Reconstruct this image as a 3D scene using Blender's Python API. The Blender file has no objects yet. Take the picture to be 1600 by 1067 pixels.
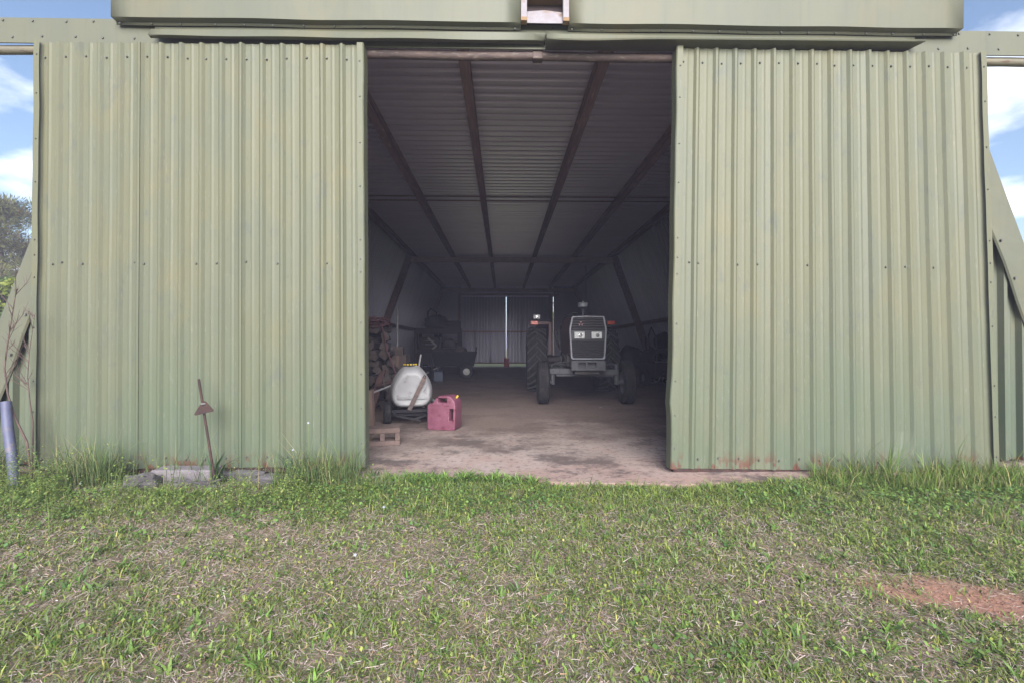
import bpy, bmesh, math, random
import numpy as np
from mathutils import Vector, Matrix, Euler, noise as mnoise

R = math.radians
random.seed(7)
rng = np.random.default_rng(11)
scene = bpy.context.scene
col = scene.collection

# ------------------------------------------------------------------ camera
EYE = 1.05
YAW, PITCH = R(1.13), R(0.60)
cam_d = bpy.data.cameras.new('camera')
cam_d.sensor_width = 36.0
cam_d.lens = 16.0
cam_d.clip_start = 0.05
cam_d.clip_end = 3000
cam = bpy.data.objects.new('camera', cam_d)
cam.location = (0, 0, EYE)
cam.rotation_euler = (R(90) + PITCH, 0, -YAW)
col.objects.link(cam)
scene.camera = cam

# ------------------------------------------------------------------ sky and sun
SUN_EL, SUN_AZ = R(24), R(175)      # azimuth clockwise from +Y: the light comes from behind the camera
SKY_STRENGTH = 0.069
SUN_STRENGTH = 3.1
SUN_ANGLE = R(48)
EXPOSURE = 1.65
HAZE_DENSITY = 0.0056
CLOUD_SEED = (3.1, 7.7, 0.0)

world = bpy.data.worlds.new('World')
scene.world = world
world.use_nodes = True
wn, wl = world.node_tree.nodes, world.node_tree.links
wn.clear()
w_out = wn.new('ShaderNodeOutputWorld')
w_bg = wn.new('ShaderNodeBackground')
w_bg.inputs['Strength'].default_value = SKY_STRENGTH
w_sky = wn.new('ShaderNodeTexSky')
w_sky.sky_type = 'NISHITA'
w_sky.sun_disc = False
w_sky.sun_elevation = SUN_EL
w_sky.sun_rotation = SUN_AZ
w_sky.air_density = 1.0
w_sky.dust_density = 0.6
w_sky.ozone_density = 1.5
w_tc = wn.new('ShaderNodeTexCoord')
w_sep = wn.new('ShaderNodeSeparateXYZ')
w_den = wn.new('ShaderNodeMath'); w_den.operation = 'MAXIMUM'; w_den.inputs[1].default_value = 0.0
w_add = wn.new('ShaderNodeMath'); w_add.operation = 'ADD'; w_add.inputs[1].default_value = 0.22
w_div = wn.new('ShaderNodeVectorMath'); w_div.operation = 'DIVIDE'
w_cmb = wn.new('ShaderNodeCombineXYZ')
w_off = wn.new('ShaderNodeVectorMath'); w_off.operation = 'ADD'; w_off.inputs[1].default_value = CLOUD_SEED
w_no = wn.new('ShaderNodeTexNoise'); w_no.inputs['Scale'].default_value = 2.1
w_no.inputs['Detail'].default_value = 9; w_no.inputs['Roughness'].default_value = 0.52
w_rmp = wn.new('ShaderNodeValToRGB')
w_rmp.color_ramp.elements[0].position = 0.51; w_rmp.color_ramp.elements[1].position = 0.66
w_mix = wn.new('ShaderNodeMix'); w_mix.data_type = 'RGBA'
w_mix.inputs['B'].default_value = (8.4, 8.7, 9.1, 1)
wl.new(w_tc.outputs['Generated'], w_sep.inputs[0])
wl.new(w_sep.outputs['Z'], w_den.inputs[0]); wl.new(w_den.outputs[0], w_add.inputs[0])
for i in range(3):
    wl.new(w_add.outputs[0], w_cmb.inputs[i])
wl.new(w_tc.outputs['Generated'], w_div.inputs[0]); wl.new(w_cmb.outputs[0], w_div.inputs[1])
wl.new(w_div.outputs[0], w_off.inputs[0]); wl.new(w_off.outputs[0], w_no.inputs['Vector'])
wl.new(w_no.outputs['Fac'], w_rmp.inputs[0]); wl.new(w_rmp.outputs['Color'], w_mix.inputs['Factor'])
wl.new(w_sky.outputs[0], w_mix.inputs['A']); wl.new(w_mix.outputs['Result'], w_bg.inputs['Color'])
wl.new(w_bg.outputs[0], w_out.inputs[0])

sun_d = bpy.data.lights.new('sun', 'SUN')
sun_d.energy = SUN_STRENGTH
sun_d.angle = SUN_ANGLE
sun_d.color = (1.0, 0.98, 0.955)
sun = bpy.data.objects.new('sun', sun_d)
sdir = Vector((math.sin(SUN_AZ) * math.cos(SUN_EL), math.cos(SUN_AZ) * math.cos(SUN_EL), math.sin(SUN_EL)))
sun.rotation_euler = sdir.to_track_quat('Z', 'Y').to_euler()
sun.location = (0, -4, 12)
col.objects.link(sun)

vs = scene.view_settings
vs.view_transform = 'Standard'; vs.look = 'None'; vs.gamma = 1.0; vs.use_curve_mapping = False
vs.exposure = EXPOSURE
scene.cycles.use_denoising = True
scene.cycles.max_bounces = 10
scene.cycles.diffuse_bounces = 7
scene.cycles.sample_clamp_indirect = 8.0

# ------------------------------------------------------------------ pixel -> place
CAM_ROT = Euler(cam.rotation_euler).to_matrix()
def PX(u, v, y):
    """point of the photograph (1600 px wide) on the vertical plane at depth y"""
    d = CAM_ROT @ Vector(((u - 800) / 711.1, (533.5 - v) / 711.1, -1))
    t = y / d.y
    return Vector((d.x * t, y, EYE + d.z * t))
def PG(u, v, z=0.0):
    """point of the photograph on the level z"""
    d = CAM_ROT @ Vector(((u - 800) / 711.1, (533.5 - v) / 711.1, -1))
    t = (z - EYE) / d.z
    return Vector((d.x * t, d.y * t, z))

# ------------------------------------------------------------------ materials
def _n(nt, t, **kw):
    n = nt.nodes.new(t)
    for k, v in kw.items():
        setattr(n, k, v)
    return n
def mk(name, c1, c2=None, scale=6.0, rough=0.7, bump=0.0, metal=0.0, stretch=(1, 1, 1), c3=None,
       fine=60.0, lo=0.35, hi=0.65, bscale=None, world_space=False, spec=0.5):
    m = bpy.data.materials.new(name)
    m.use_nodes = True
    nt = m.node_tree; L = nt.links
    b = nt.nodes['Principled BSDF']
    b.inputs['Roughness'].default_value = rough
    b.inputs['Metallic'].default_value = metal
    b.inputs['Specular IOR Level'].default_value = spec
    if c2 is None:
        c2 = tuple(x * 0.75 for x in c1)
    if world_space:
        src = _n(nt, 'ShaderNodeNewGeometry').outputs['Position']
    else:
        src = _n(nt, 'ShaderNodeTexCoord').outputs['Object']
    mp = _n(nt, 'ShaderNodeMapping'); mp.inputs['Scale'].default_value = stretch
    L.new(src, mp.inputs['Vector'])
    n1 = _n(nt, 'ShaderNodeTexNoise'); n1.inputs['Scale'].default_value = scale
    n1.inputs['Detail'].default_value = 6; n1.inputs['Roughness'].default_value = 0.6
    L.new(mp.outputs[0], n1.inputs['Vector'])
    r1 = _n(nt, 'ShaderNodeValToRGB')
    r1.color_ramp.elements[0].position = lo; r1.color_ramp.elements[0].color = (*c1, 1)
    r1.color_ramp.elements[1].position = hi; r1.color_ramp.elements[1].color = (*c2, 1)
    L.new(n1.outputs['Fac'], r1.inputs[0])
    out = r1.outputs['Color']
    if c3 is not None:
        n2 = _n(nt, 'ShaderNodeTexNoise'); n2.inputs['Scale'].default_value = fine
        n2.inputs['Detail'].default_value = 4
        L.new(mp.outputs[0], n2.inputs['Vector'])
        r2 = _n(nt, 'ShaderNodeValToRGB')
        r2.color_ramp.elements[0].position = 0.55; r2.color_ramp.elements[1].position = 0.72
        L.new(n2.outputs['Fac'], r2.inputs[0])
        mx = _n(nt, 'ShaderNodeMix', data_type='RGBA')
        mx.inputs['B'].default_value = (*c3, 1)
        L.new(r2.outputs['Color'], mx.inputs['Factor']); L.new(out, mx.inputs['A'])
        out = mx.outputs['Result']
    L.new(out, b.inputs['Base Color'])
    if bump:
        nb = _n(nt, 'ShaderNodeTexNoise'); nb.inputs['Scale'].default_value = bscale or scale * 3
        nb.inputs['Detail'].default_value = 5
        L.new(mp.outputs[0], nb.inputs['Vector'])
        bp = _n(nt, 'ShaderNodeBump'); bp.inputs['Strength'].default_value = bump
        bp.inputs['Distance'].default_value = 0.02
        L.new(nb.outputs['Fac'], bp.inputs['Height']); L.new(bp.outputs[0], b.inputs['Normal'])
    return m

def mix_in(nt, base, fac, colour):
    mx = _n(nt, 'ShaderNodeMix', data_type='RGBA')
    mx.inputs['B'].default_value = (*colour, 1)
    nt.links.new(fac, mx.inputs['Factor']); nt.links.new(base, mx.inputs['A'])
    return mx.outputs['Result']
def noise_mask(nt, vec, scale, lo, hi, stretch=(1, 1, 1), detail=5, rough=0.6):
    mp = _n(nt, 'ShaderNodeMapping'); mp.inputs['Scale'].default_value = stretch
    nt.links.new(vec, mp.inputs['Vector'])
    n1 = _n(nt, 'ShaderNodeTexNoise'); n1.inputs['Scale'].default_value = scale
    n1.inputs['Detail'].default_value = detail; n1.inputs['Roughness'].default_value = rough
    nt.links.new(mp.outputs[0], n1.inputs['Vector'])
    mr = _n(nt, 'ShaderNodeMapRange'); mr.interpolation_type = 'SMOOTHSTEP'
    mr.inputs['From Min'].default_value = lo; mr.inputs['From Max'].default_value = hi
    nt.links.new(n1.outputs['Fac'], mr.inputs['Value'])
    return mr.outputs[0]
def math_n(nt, op, a, b=None, c=None):
    n = _n(nt, 'ShaderNodeMath', operation=op)
    for i, x in enumerate((a, b, c)):
        if x is None: continue
        if isinstance(x, (int, float)): n.inputs[i].default_value = x
        else: nt.links.new(x, n.inputs[i])
    return n.outputs[0]
def ramp_of(nt, val, lo, hi, a=0.0, b=1.0):
    mr = _n(nt, 'ShaderNodeMapRange'); mr.interpolation_type = 'SMOOTHSTEP'
    mr.inputs['From Min'].default_value = lo; mr.inputs['From Max'].default_value = hi
    mr.inputs['To Min'].default_value = a; mr.inputs['To Max'].default_value = b
    nt.links.new(val, mr.inputs['Value'])
    return mr.outputs[0]

def painted_metal(name, base, base2, algae=True, rust=True, rough=0.5):
    m = bpy.data.materials.new(name); m.use_nodes = True
    nt = m.node_tree; b = nt.nodes['Principled BSDF']
    b.inputs['Roughness'].default_value = rough
    b.inputs['Specular IOR Level'].default_value = 0.35
    pos = _n(nt, 'ShaderNodeNewGeometry').outputs['Position']
    sep = _n(nt, 'ShaderNodeSeparateXYZ'); nt.links.new(pos, sep.inputs[0])
    rgb = _n(nt, 'ShaderNodeRGB'); rgb.outputs[0].default_value = (*base, 1)
    c = rgb.outputs[0]
    c = mix_in(nt, c, noise_mask(nt, pos, 3.0, 0.40, 0.62, (1, 1, 0.35)), base2)
    c = mix_in(nt, c, math_n(nt, 'MULTIPLY', noise_mask(nt, pos, 9.0, 0.48, 0.75, (3, 3, 0.12)), 0.32), tuple(x * 0.74 for x in base))
    c = mix_in(nt, c, math_n(nt, 'MULTIPLY', noise_mask(nt, pos, 2.2, 0.52, 0.72, (1, 1, 0.6)), 0.40), (base[0] * 1.26, base[1] * 1.08, base[2] * 0.88))
    if algae:
        n = noise_mask(nt, pos, 1.7, 0.25, 0.75, (1.2, 1, 0.5))
        hh = ramp_of(nt, sep.outputs['Z'], 0.05, 1.75, 1.0, 0.0)
        f = math_n(nt, 'MULTIPLY', hh, math_n(nt, 'ADD', math_n(nt, 'MULTIPLY', n, 0.75), 0.25))
        c = mix_in(nt, c, math_n(nt, 'MULTIPLY', f, 0.80), (0.078, 0.110, 0.072))
        gm = noise_mask(nt, pos, 26.0, 0.62, 0.72, (1, 1, 0.35))
        c = mix_in(nt, c, math_n(nt, 'MULTIPLY', gm, 0.35), (0.075, 0.08, 0.07))
        sm = noise_mask(nt, pos, 4.5, 0.56, 0.70, (1.3, 1, 0.7), detail=8, rough=0.7)
        c = mix_in(nt, c, math_n(nt, 'MULTIPLY', sm, 0.45), (0.082, 0.092, 0.086))
        scr = noise_mask(nt, pos, 38.0, 0.66, 0.70, (4, 4, 0.25), detail=2)
        c = mix_in(nt, c, math_n(nt, 'MULTIPLY', scr, 0.45), (0.21, 0.205, 0.165))
    if rust:
        n = noise_mask(nt, pos, 11.0, 0.52, 0.60, (1, 1, 0.6), detail=7)
        hh = ramp_of(nt, sep.outputs['Z'], 0.02, 0.20, 1.0, 0.0)
        c = mix_in(nt, c, math_n(nt, 'MULTIPLY', n, hh), (0.11, 0.045, 0.03))
        spots = noise_mask(nt, pos, 55.0, 0.735, 0.76)
        c = mix_in(nt, c, math_n(nt, 'MULTIPLY', spots, 0.8), (0.10, 0.07, 0.05))
    nt.links.new(c, b.inputs['Base Color'])
    nb = _n(nt, 'ShaderNodeTexNoise'); nb.inputs['Scale'].default_value = 2.5
    nt.links.new(pos, nb.inputs['Vector'])
    bp = _n(nt, 'ShaderNodeBump'); bp.inputs['Strength'].default_value = 0.18; bp.inputs['Distance'].default_value = 0.03
    nt.links.new(nb.outputs['Fac'], bp.inputs['Height']); nt.links.new(bp.outputs[0], b.inputs['Normal'])
    return m

M = {}
M['paint'] = painted_metal('faded_sage_paint', (0.128, 0.126, 0.077), (0.117, 0.122, 0.081))
M['paint_trim'] = painted_metal('sage_trim_paint', (0.123, 0.122, 0.084), (0.112, 0.115, 0.082), algae=False, rust=False)
M['paint_wall'] = painted_metal('sage_wall_paint', (0.132, 0.134, 0.094), (0.118, 0.126, 0.09))
M['rust'] = mk('rusty_steel', (0.062, 0.030, 0.024), (0.036, 0.021, 0.020), 14, 0.85, 0.3)
M['rust_pipe'] = mk('rusty_pipe', (0.145, 0.098, 0.085), (0.085, 0.06, 0.058), 7, 0.7, 0.25, stretch=(0.6, 3, 3), c3=(0.23, 0.18, 0.155), fine=24)
M['tan_pipe'] = mk('pale_tan_pipe', (0.19, 0.165, 0.115), (0.155, 0.14, 0.105), 5, 0.6, 0.1, stretch=(0.6, 3, 3), c3=(0.12, 0.075, 0.05), fine=16)  # paler tan for the two outer ends of the track
M['primer'] = mk('red_primer_beam', (0.36, 0.235, 0.215), (0.24, 0.165, 0.165), 5, 0.75, 0.15, stretch=(3, 0.35, 3), c3=(0.46, 0.30, 0.24), fine=12)
M['galv_wall'] = mk('galvanised_side', (0.40, 0.385, 0.47), (0.33, 0.32, 0.39), 1.2, 0.36, 0.05, metal=0.5, stretch=(1, 2, 0.5), world_space=True)
M['rafter'] = mk('pale_primer_beam', (0.66, 0.50, 0.44), (0.54, 0.41, 0.38), 5, 0.75, 0.15)
M['galv_in'] = mk('galvanised_inside', (0.85, 0.79, 0.92), (0.79, 0.73, 0.86), 1.4, 0.36, 0.05, metal=0.55, stretch=(0.5, 2, 1), world_space=True)
M['concrete_blk'] = mk('pinkish_concrete', (0.205, 0.145, 0.125), (0.145, 0.10, 0.088), 9, 0.95, 0.5, bscale=90)
M['slab_grey'] = mk('grey_concrete', (0.24, 0.21, 0.225), (0.15, 0.132, 0.14), 7, 0.95, 0.5, bscale=60)
M['stone'] = mk('grey_stone', (0.17, 0.15, 0.16), (0.08, 0.072, 0.075), 6, 0.95, 0.8, bscale=25)
M['white_wood'] = mk('flaking_white_paint', (0.27, 0.25, 0.275), (0.235, 0.20, 0.21), 12, 0.7, 0.1, c3=(0.20, 0.13, 0.09), fine=9)
M['raw_wood'] = mk('raw_wood', (0.26, 0.16, 0.08), (0.19, 0.115, 0.06), 10, 0.8, 0.1)
M['dark_recess'] = mk('unlit_wood', (0.085, 0.060, 0.060), (0.06, 0.045, 0.05), 4, 0.9)  # shade inside the fascia gap is put into this wood colour
M['pink_can'] = mk('faded_red_plastic', (0.20, 0.070, 0.108), (0.155, 0.046, 0.075), 8, 0.5, 0.08, c3=(0.12, 0.028, 0.042), fine=22)
M['black_plastic'] = mk('black_plastic', (0.018, 0.018, 0.020), (0.03, 0.03, 0.03), 8, 0.5)
M['white_tank'] = mk('milky_plastic', (0.34, 0.335, 0.345), (0.27, 0.265, 0.275), 4, 0.5, 0.05, c3=(0.17, 0.15, 0.14), fine=11)
M['yellow'] = mk('yellow_paint', (0.62, 0.42, 0.03), (0.5, 0.33, 0.03), 10, 0.5)
M['lug'] = mk('dusty_lug', (0.070, 0.068, 0.072), (0.040, 0.040, 0.044), 9, 0.9, 0.2)
M['tyre'] = mk('dusty_rubber', (0.016, 0.016, 0.019), (0.032, 0.030, 0.030), 7, 0.9, 0.2, c3=(0.055, 0.048, 0.043), fine=20, spec=0.2)
M['rim_white'] = mk('white_rim', (0.62, 0.62, 0.62), (0.45, 0.44, 0.42), 8, 0.5)
M['silver'] = mk('silver_paint', (0.27, 0.27, 0.30), (0.20, 0.20, 0.23), 9, 0.45)
M['charcoal'] = mk('charcoal_paint', (0.036, 0.036, 0.043), (0.026, 0.026, 0.031), 7, 0.5, 0.05)
M['grey_paint'] = mk('grey_paint', (0.07, 0.07, 0.08), (0.045, 0.045, 0.053), 9, 0.6, 0.1)
M['tractor_red'] = mk('dull_red_paint', (0.095, 0.040, 0.040), (0.065, 0.034, 0.036), 6, 0.55, 0.05)
M['engine'] = mk('oily_iron', (0.035, 0.034, 0.035), (0.065, 0.055, 0.050), 10, 0.6, 0.3)
M['lens'] = mk('headlight_lens', (0.72, 0.72, 0.70), (0.45, 0.45, 0.46), 40, 0.15, 0.4, bscale=120)
M['chrome'] = mk('reflector', (0.40, 0.40, 0.42), (0.25, 0.25, 0.28), 20, 0.2, metal=0.7)
M['orange'] = mk('orange_lens', (0.80, 0.14, 0.06), (0.62, 0.09, 0.05), 30, 0.3)
M['emblem'] = mk('pink_emblem', (0.62, 0.34, 0.34), (0.52, 0.28, 0.28), 30, 0.5)
M['bark'] = mk('bark', (0.060, 0.046, 0.043), (0.028, 0.023, 0.022), 10, 0.95, 0.8, stretch=(1, 1, 0.3))
M['cut_wood'] = mk('cut_wood', (0.085, 0.064, 0.057), (0.048, 0.036, 0.034), 12, 0.9, 0.3)
M['board'] = mk('weathered_board', (0.20, 0.135, 0.105), (0.14, 0.095, 0.075), 5, 0.9, 0.3, stretch=(6, 6, 0.6))
M['dark_wood'] = mk('old_dark_wood', (0.058, 0.040, 0.036), (0.038, 0.028, 0.027), 6, 0.9, 0.3, stretch=(0.6, 6, 6))
M['red_wood'] = mk('red_brown_timber', (0.085, 0.042, 0.038), (0.058, 0.032, 0.03), 6, 0.9, 0.2)
M['cardboard'] = mk('cardboard', (0.115, 0.085, 0.075), (0.09, 0.068, 0.06), 5, 0.95)
M['trailer'] = mk('dark_green_cart_paint', (0.012, 0.014, 0.018), (0.018, 0.019, 0.022), 6, 0.8, 0.1, spec=0.15)
M['blue_can'] = mk('blue_plastic', (0.042, 0.065, 0.115), (0.032, 0.048, 0.085), 6, 0.5)
M['dark_metal'] = mk('dark_machinery', (0.018, 0.018, 0.023), (0.032, 0.028, 0.030), 9, 0.75, 0.2, spec=0.2)
M['grey_metal'] = mk('dull_steel', (0.30, 0.30, 0.31), (0.20, 0.19, 0.19), 12, 0.5, 0.1)
M['red_hose'] = mk('red_hose', (0.11, 0.040, 0.043), (0.07, 0.03, 0.034), 12, 0.6)
M['red_box'] = mk('red_plastic', (0.50, 0.03, 0.07), (0.4, 0.025, 0.05), 8, 0.5)
M['pvc'] = mk('bluish_pipe_plastic', (0.105, 0.11, 0.185), (0.075, 0.078, 0.135), 6, 0.55, 0.05, c3=(0.15, 0.125, 0.14), fine=14)
M['twig'] = mk('bare_twig', (0.14, 0.090, 0.078), (0.085, 0.055, 0.05), 12, 0.9)
M['screw'] = mk('weathered_screw', (0.12, 0.12, 0.11), (0.075, 0.07, 0.06), 20, 0.6)
M['burlap'] = mk('dusty_sack', (0.11, 0.085, 0.075), (0.075, 0.058, 0.055), 8, 0.95, 0.4)
M['trunk'] = mk('pine_bark', (0.16, 0.115, 0.09), (0.08, 0.06, 0.05), 8, 0.95, 0.6, stretch=(1, 1, 0.25))

def vcol_mat(name, rough=0.75, trans=0.25):
    m = bpy.data.materials.new(name); m.use_nodes = True
    nt = m.node_tree; b = nt.nodes['Principled BSDF']
    b.inputs['Roughness'].default_value = rough
    b.inputs['Specular IOR Level'].default_value = 0.25
    a = _n(nt, 'ShaderNodeVertexColor'); a.layer_name = 'Col'
    nt.links.new(a.outputs['Color'], b.inputs['Base Color'])
    if trans:
        t = _n(nt, 'ShaderNodeBsdfTranslucent'); nt.links.new(a.outputs['Color'], t.inputs['Color'])
        mx = _n(nt, 'ShaderNodeMixShader'); mx.inputs[0].default_value = trans
        nt.links.new(b.outputs[0], mx.inputs[1]); nt.links.new(t.outputs[0], mx.inputs[2])
        nt.links.new(mx.outputs[0], nt.nodes['Material Output'].inputs['Surface'])
    return m
M['blades'] = vcol_mat('grass_blade')
M['straw'] = vcol_mat('dry_straw', 0.85, 0.1)
M['leaves'] = vcol_mat('leaf')

# ------------------------------------------------------------------ mesh builder
class MB:
    def __init__(s): s.v = []; s.f = []; s.mi = []; s.cur = 0
    def add(s, vs, fs):
        o = len(s.v); s.v += [Vector(p) for p in vs]
        for f in fs: s.f.append(tuple(i + o for i in f)); s.mi.append(s.cur)
        return s
    def box(s, c, size, rot=None):
        hx, hy, hz = (x / 2 for x in size); c = Vector(c)
        m = rot.to_matrix() if isinstance(rot, Euler) else (Euler(rot).to_matrix() if rot else Matrix.Identity(3))
        vs = [c + m @ Vector((x * hx, y * hy, z * hz)) for z in (-1, 1) for y in (-1, 1) for x in (-1, 1)]
        return s.add(vs, [(0, 2, 3, 1), (4, 5, 7, 6), (0, 1, 5, 4), (2, 6, 7, 3), (0, 4, 6, 2), (1, 3, 7, 5)])
    def bar(s, a, b, w, d=None, up=(0, 0, 1)):
        a, b = Vector(a), Vector(b); d = d or w
        z = (b - a); L = z.length; z.normalize(); u = Vector(up)
        if abs(z.dot(u)) > 0.95: u = Vector((0, 1, 0))
        x = u.cross(z).normalized(); y = z.cross(x)
        vs = [p + x * (i * w / 2) + y * (j * d / 2) for p in (a, b) for j in (-1, 1) for i in (-1, 1)]
        return s.add(vs, [(0, 2, 3, 1), (4, 5, 7, 6), (0, 1, 5, 4), (2, 6, 7, 3), (0, 4, 6, 2), (1, 3, 7, 5)])
    def tube(s, pts, r, n=8, cap=True):
        pts = [Vector(p) for p in pts]
        rs = r if isinstance(r, (list, tuple)) else [r] * len(pts)
        rings = []; prev = None
        for i, p in enumerate(pts):
            t = (pts[min(i + 1, len(pts) - 1)] - pts[max(i - 1, 0)]).normalized()
            if prev is None:
                u = Vector((0, 0, 1)) if abs(t.z) < 0.9 else Vector((1, 0, 0))
                x = u.cross(t).normalized()
            else:
                x = (prev - t * prev.dot(t)).normalized()
            prev = x; y = t.cross(x)
            rings.append([p + (x * math.cos(2 * math.pi * k / n) + y * math.sin(2 * math.pi * k / n)) * rs[i] for k in range(n)])
        vs = [q for rg in rings for q in rg]; fs = []
        for i in range(len(rings) - 1):
            for k in range(n):
                fs.append((i * n + k, i * n + (k + 1) % n, (i + 1) * n + (k + 1) % n, (i + 1) * n + k))
        if cap:
            fs.append(tuple(reversed(range(n)))); fs.append(tuple((len(rings) - 1) * n + k for k in range(n)))
        return s.add(vs, fs)
    def lathe(s, prof, c=(0, 0, 0), axis='z', n=24, closed=False):
        """prof: (radius, height along axis)"""
        vs = []; c = Vector(c)
        for k in range(n):
            a = 2 * math.pi * k / n
            for r, h in prof:
                p = (r * math.cos(a), r * math.sin(a), h)
                if axis == 'x': p = (p[2], p[0], p[1])
                elif axis == 'y': p = (p[1], p[2], p[0])
                vs.append(c + Vector(p))
        m = len(prof); fs = []
        for k in range(n):
            k2 = (k + 1) % n
            for i in range(m if closed else m - 1):
                j = (i + 1) % m
                fs.append((k * m + i, k2 * m + i, k2 * m + j, k * m + j))
        return s.add(vs, fs)
    def prism(s, poly, a, b):
        """poly: 2-D outline; a(p)->3-D near face, b(p)->3-D far face"""
        n = len(poly)
        vs = [a(p) for p in poly] + [b(p) for p in poly]
        fs = [tuple(range(n)), tuple(reversed(range(n, 2 * n)))]
        fs += [(i, i + n, (i + 1) % n + n, (i + 1) % n) for i in range(n)]
        return s.add(vs, fs)
    def build(s, name, mat, parent=None, smooth=False, bevel=0, seg=2, angle=30):
        me = bpy.data.meshes.new(name)
        me.from_pydata([tuple(p) for p in s.v], [], s.f)
        for mm in (mat if isinstance(mat, (list, tuple)) else [mat]): me.materials.append(mm)
        if any(s.mi): me.polygons.foreach_set('material_index', s.mi)
        bm = bmesh.new(); bm.from_mesh(me)
        bmesh.ops.recalc_face_normals(bm, faces=bm.faces)
        bm.to_mesh(me); bm.free()
        if smooth:
            me.polygons.foreach_set('use_smooth', [True] * len(me.polygons))
            me.set_sharp_from_angle(angle=R(angle + 10))
        o = bpy.data.objects.new(name, me); col.objects.link(o)
        if parent: o.parent = parent
        if bevel:
            md = o.modifiers.new('bevel', 'BEVEL'); md.width = bevel; md.segments = seg; md.limit_method = 'ANGLE'
            md.angle_limit = R(angle); md.harden_normals = False
        return o
def thing(name, label, cat, loc=(0, 0, 0), rz=0, group=None):
    o = bpy.data.objects.new(name, None); col.objects.link(o)
    o.empty_display_size = 0.2
    o.location = loc; o.rotation_euler = (0, 0, rz)
    o['label'] = label; o['category'] = cat
    if group: o['group'] = group
    return o
def tag(o, label, cat, group=None, kind=None):
    o['label'] = label; o['category'] = cat
    if group: o['group'] = group
    if kind: o['kind'] = kind
    return o
def structure(o): o['kind'] = 'structure'; return o

# ------------------------------------------------------------------ ground
def vnoise(x, y, s, seed=0.0, oct=3):
    """value noise on arrays"""
    out = np.zeros_like(x); amp = 1.0; tot = 0
    for o in range(oct):
        xs, ys = x * s + seed * 13.7 + o * 31.1, y * s + seed * 7.3 + o * 17.9
        xi, yi = np.floor(xs), np.floor(ys); xf, yf = xs - xi, ys - yi
        xf = xf * xf * (3 - 2 * xf); yf = yf * yf * (3 - 2 * yf)
        def h(a, b):
            q = np.sin(a * 127.1 + b * 311.7 + seed * 74.7) * 43758.5453
            return q - np.floor(q)
        v = (h(xi, yi) * (1 - xf) + h(xi + 1, yi) * xf) * (1 - yf) + (h(xi, yi + 1) * (1 - xf) + h(xi + 1, yi + 1) * xf) * yf
        out += v * amp; tot += amp; amp *= 0.5; s *= 2.03
    return out / tot
SLAB_Y = 3.50
def gz(x, y):
    x = np.asarray(x, float); y = np.asarray(y, float)
    t = np.clip((3.5 - y) / 2.7, 0, 1); t = t * t * (3 - 2 * t)
    near = np.clip(1 - np.hypot(x, y - 2) / 12, 0, 1)
    z = -0.018 - 0.20 * t + (vnoise(x, y, 1.3, 2.0) - 0.5) * 0.05 * near + (vnoise(x, y, 7.0, 4.0, 2) - 0.5) * 0.022 * near
    # under and behind the barn the ground is level and stays below the slab
    return np.where(y > 3.55, np.minimum(z, -0.03), z)
def clay(x, y):
    """bare red clay: 0..1"""
    x = np.asarray(x, float); y = np.asarray(y, float)
    def ell(cx, cy, a, b, th):
        dx, dy = x - cx, y - cy; c, s = math.cos(th), math.sin(th)
        return np.exp(-(((dx * c + dy * s) / a) ** 2 + ((-dx * s + dy * c) / b) ** 2) ** 2)
    p1 = PG(1530, 935, -0.11)
    m = ell(p1.x, p1.y, 0.55, 0.16, -0.33) + 0.7 * ell(p1.x - 0.05, p1.y + 0.15, 0.40, 0.05, -0.30) + ell(p1.x + 0.75, p1.y - 0.28, 0.6, 0.13, -0.35)
    m = m + 0.9 * ell(-4.25, 3.55, 0.45, 0.10, 0) + 0.9 * ell(4.55, 3.75, 0.7, 0.14, 0)
    m = m + 0.55 * ell(0.05, 3.30, 0.14, 0.07, 0) + 0.5 * ell(0.9, 3.50, 1.0, 0.09, 0.0)
    return np.clip(m * (-0.72 + 1.9 * vnoise(x, y, 5.0, 8.0) + 1.2 * vnoise(x, y, 17.0, 5.0, 2)), 0, 1)

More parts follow.
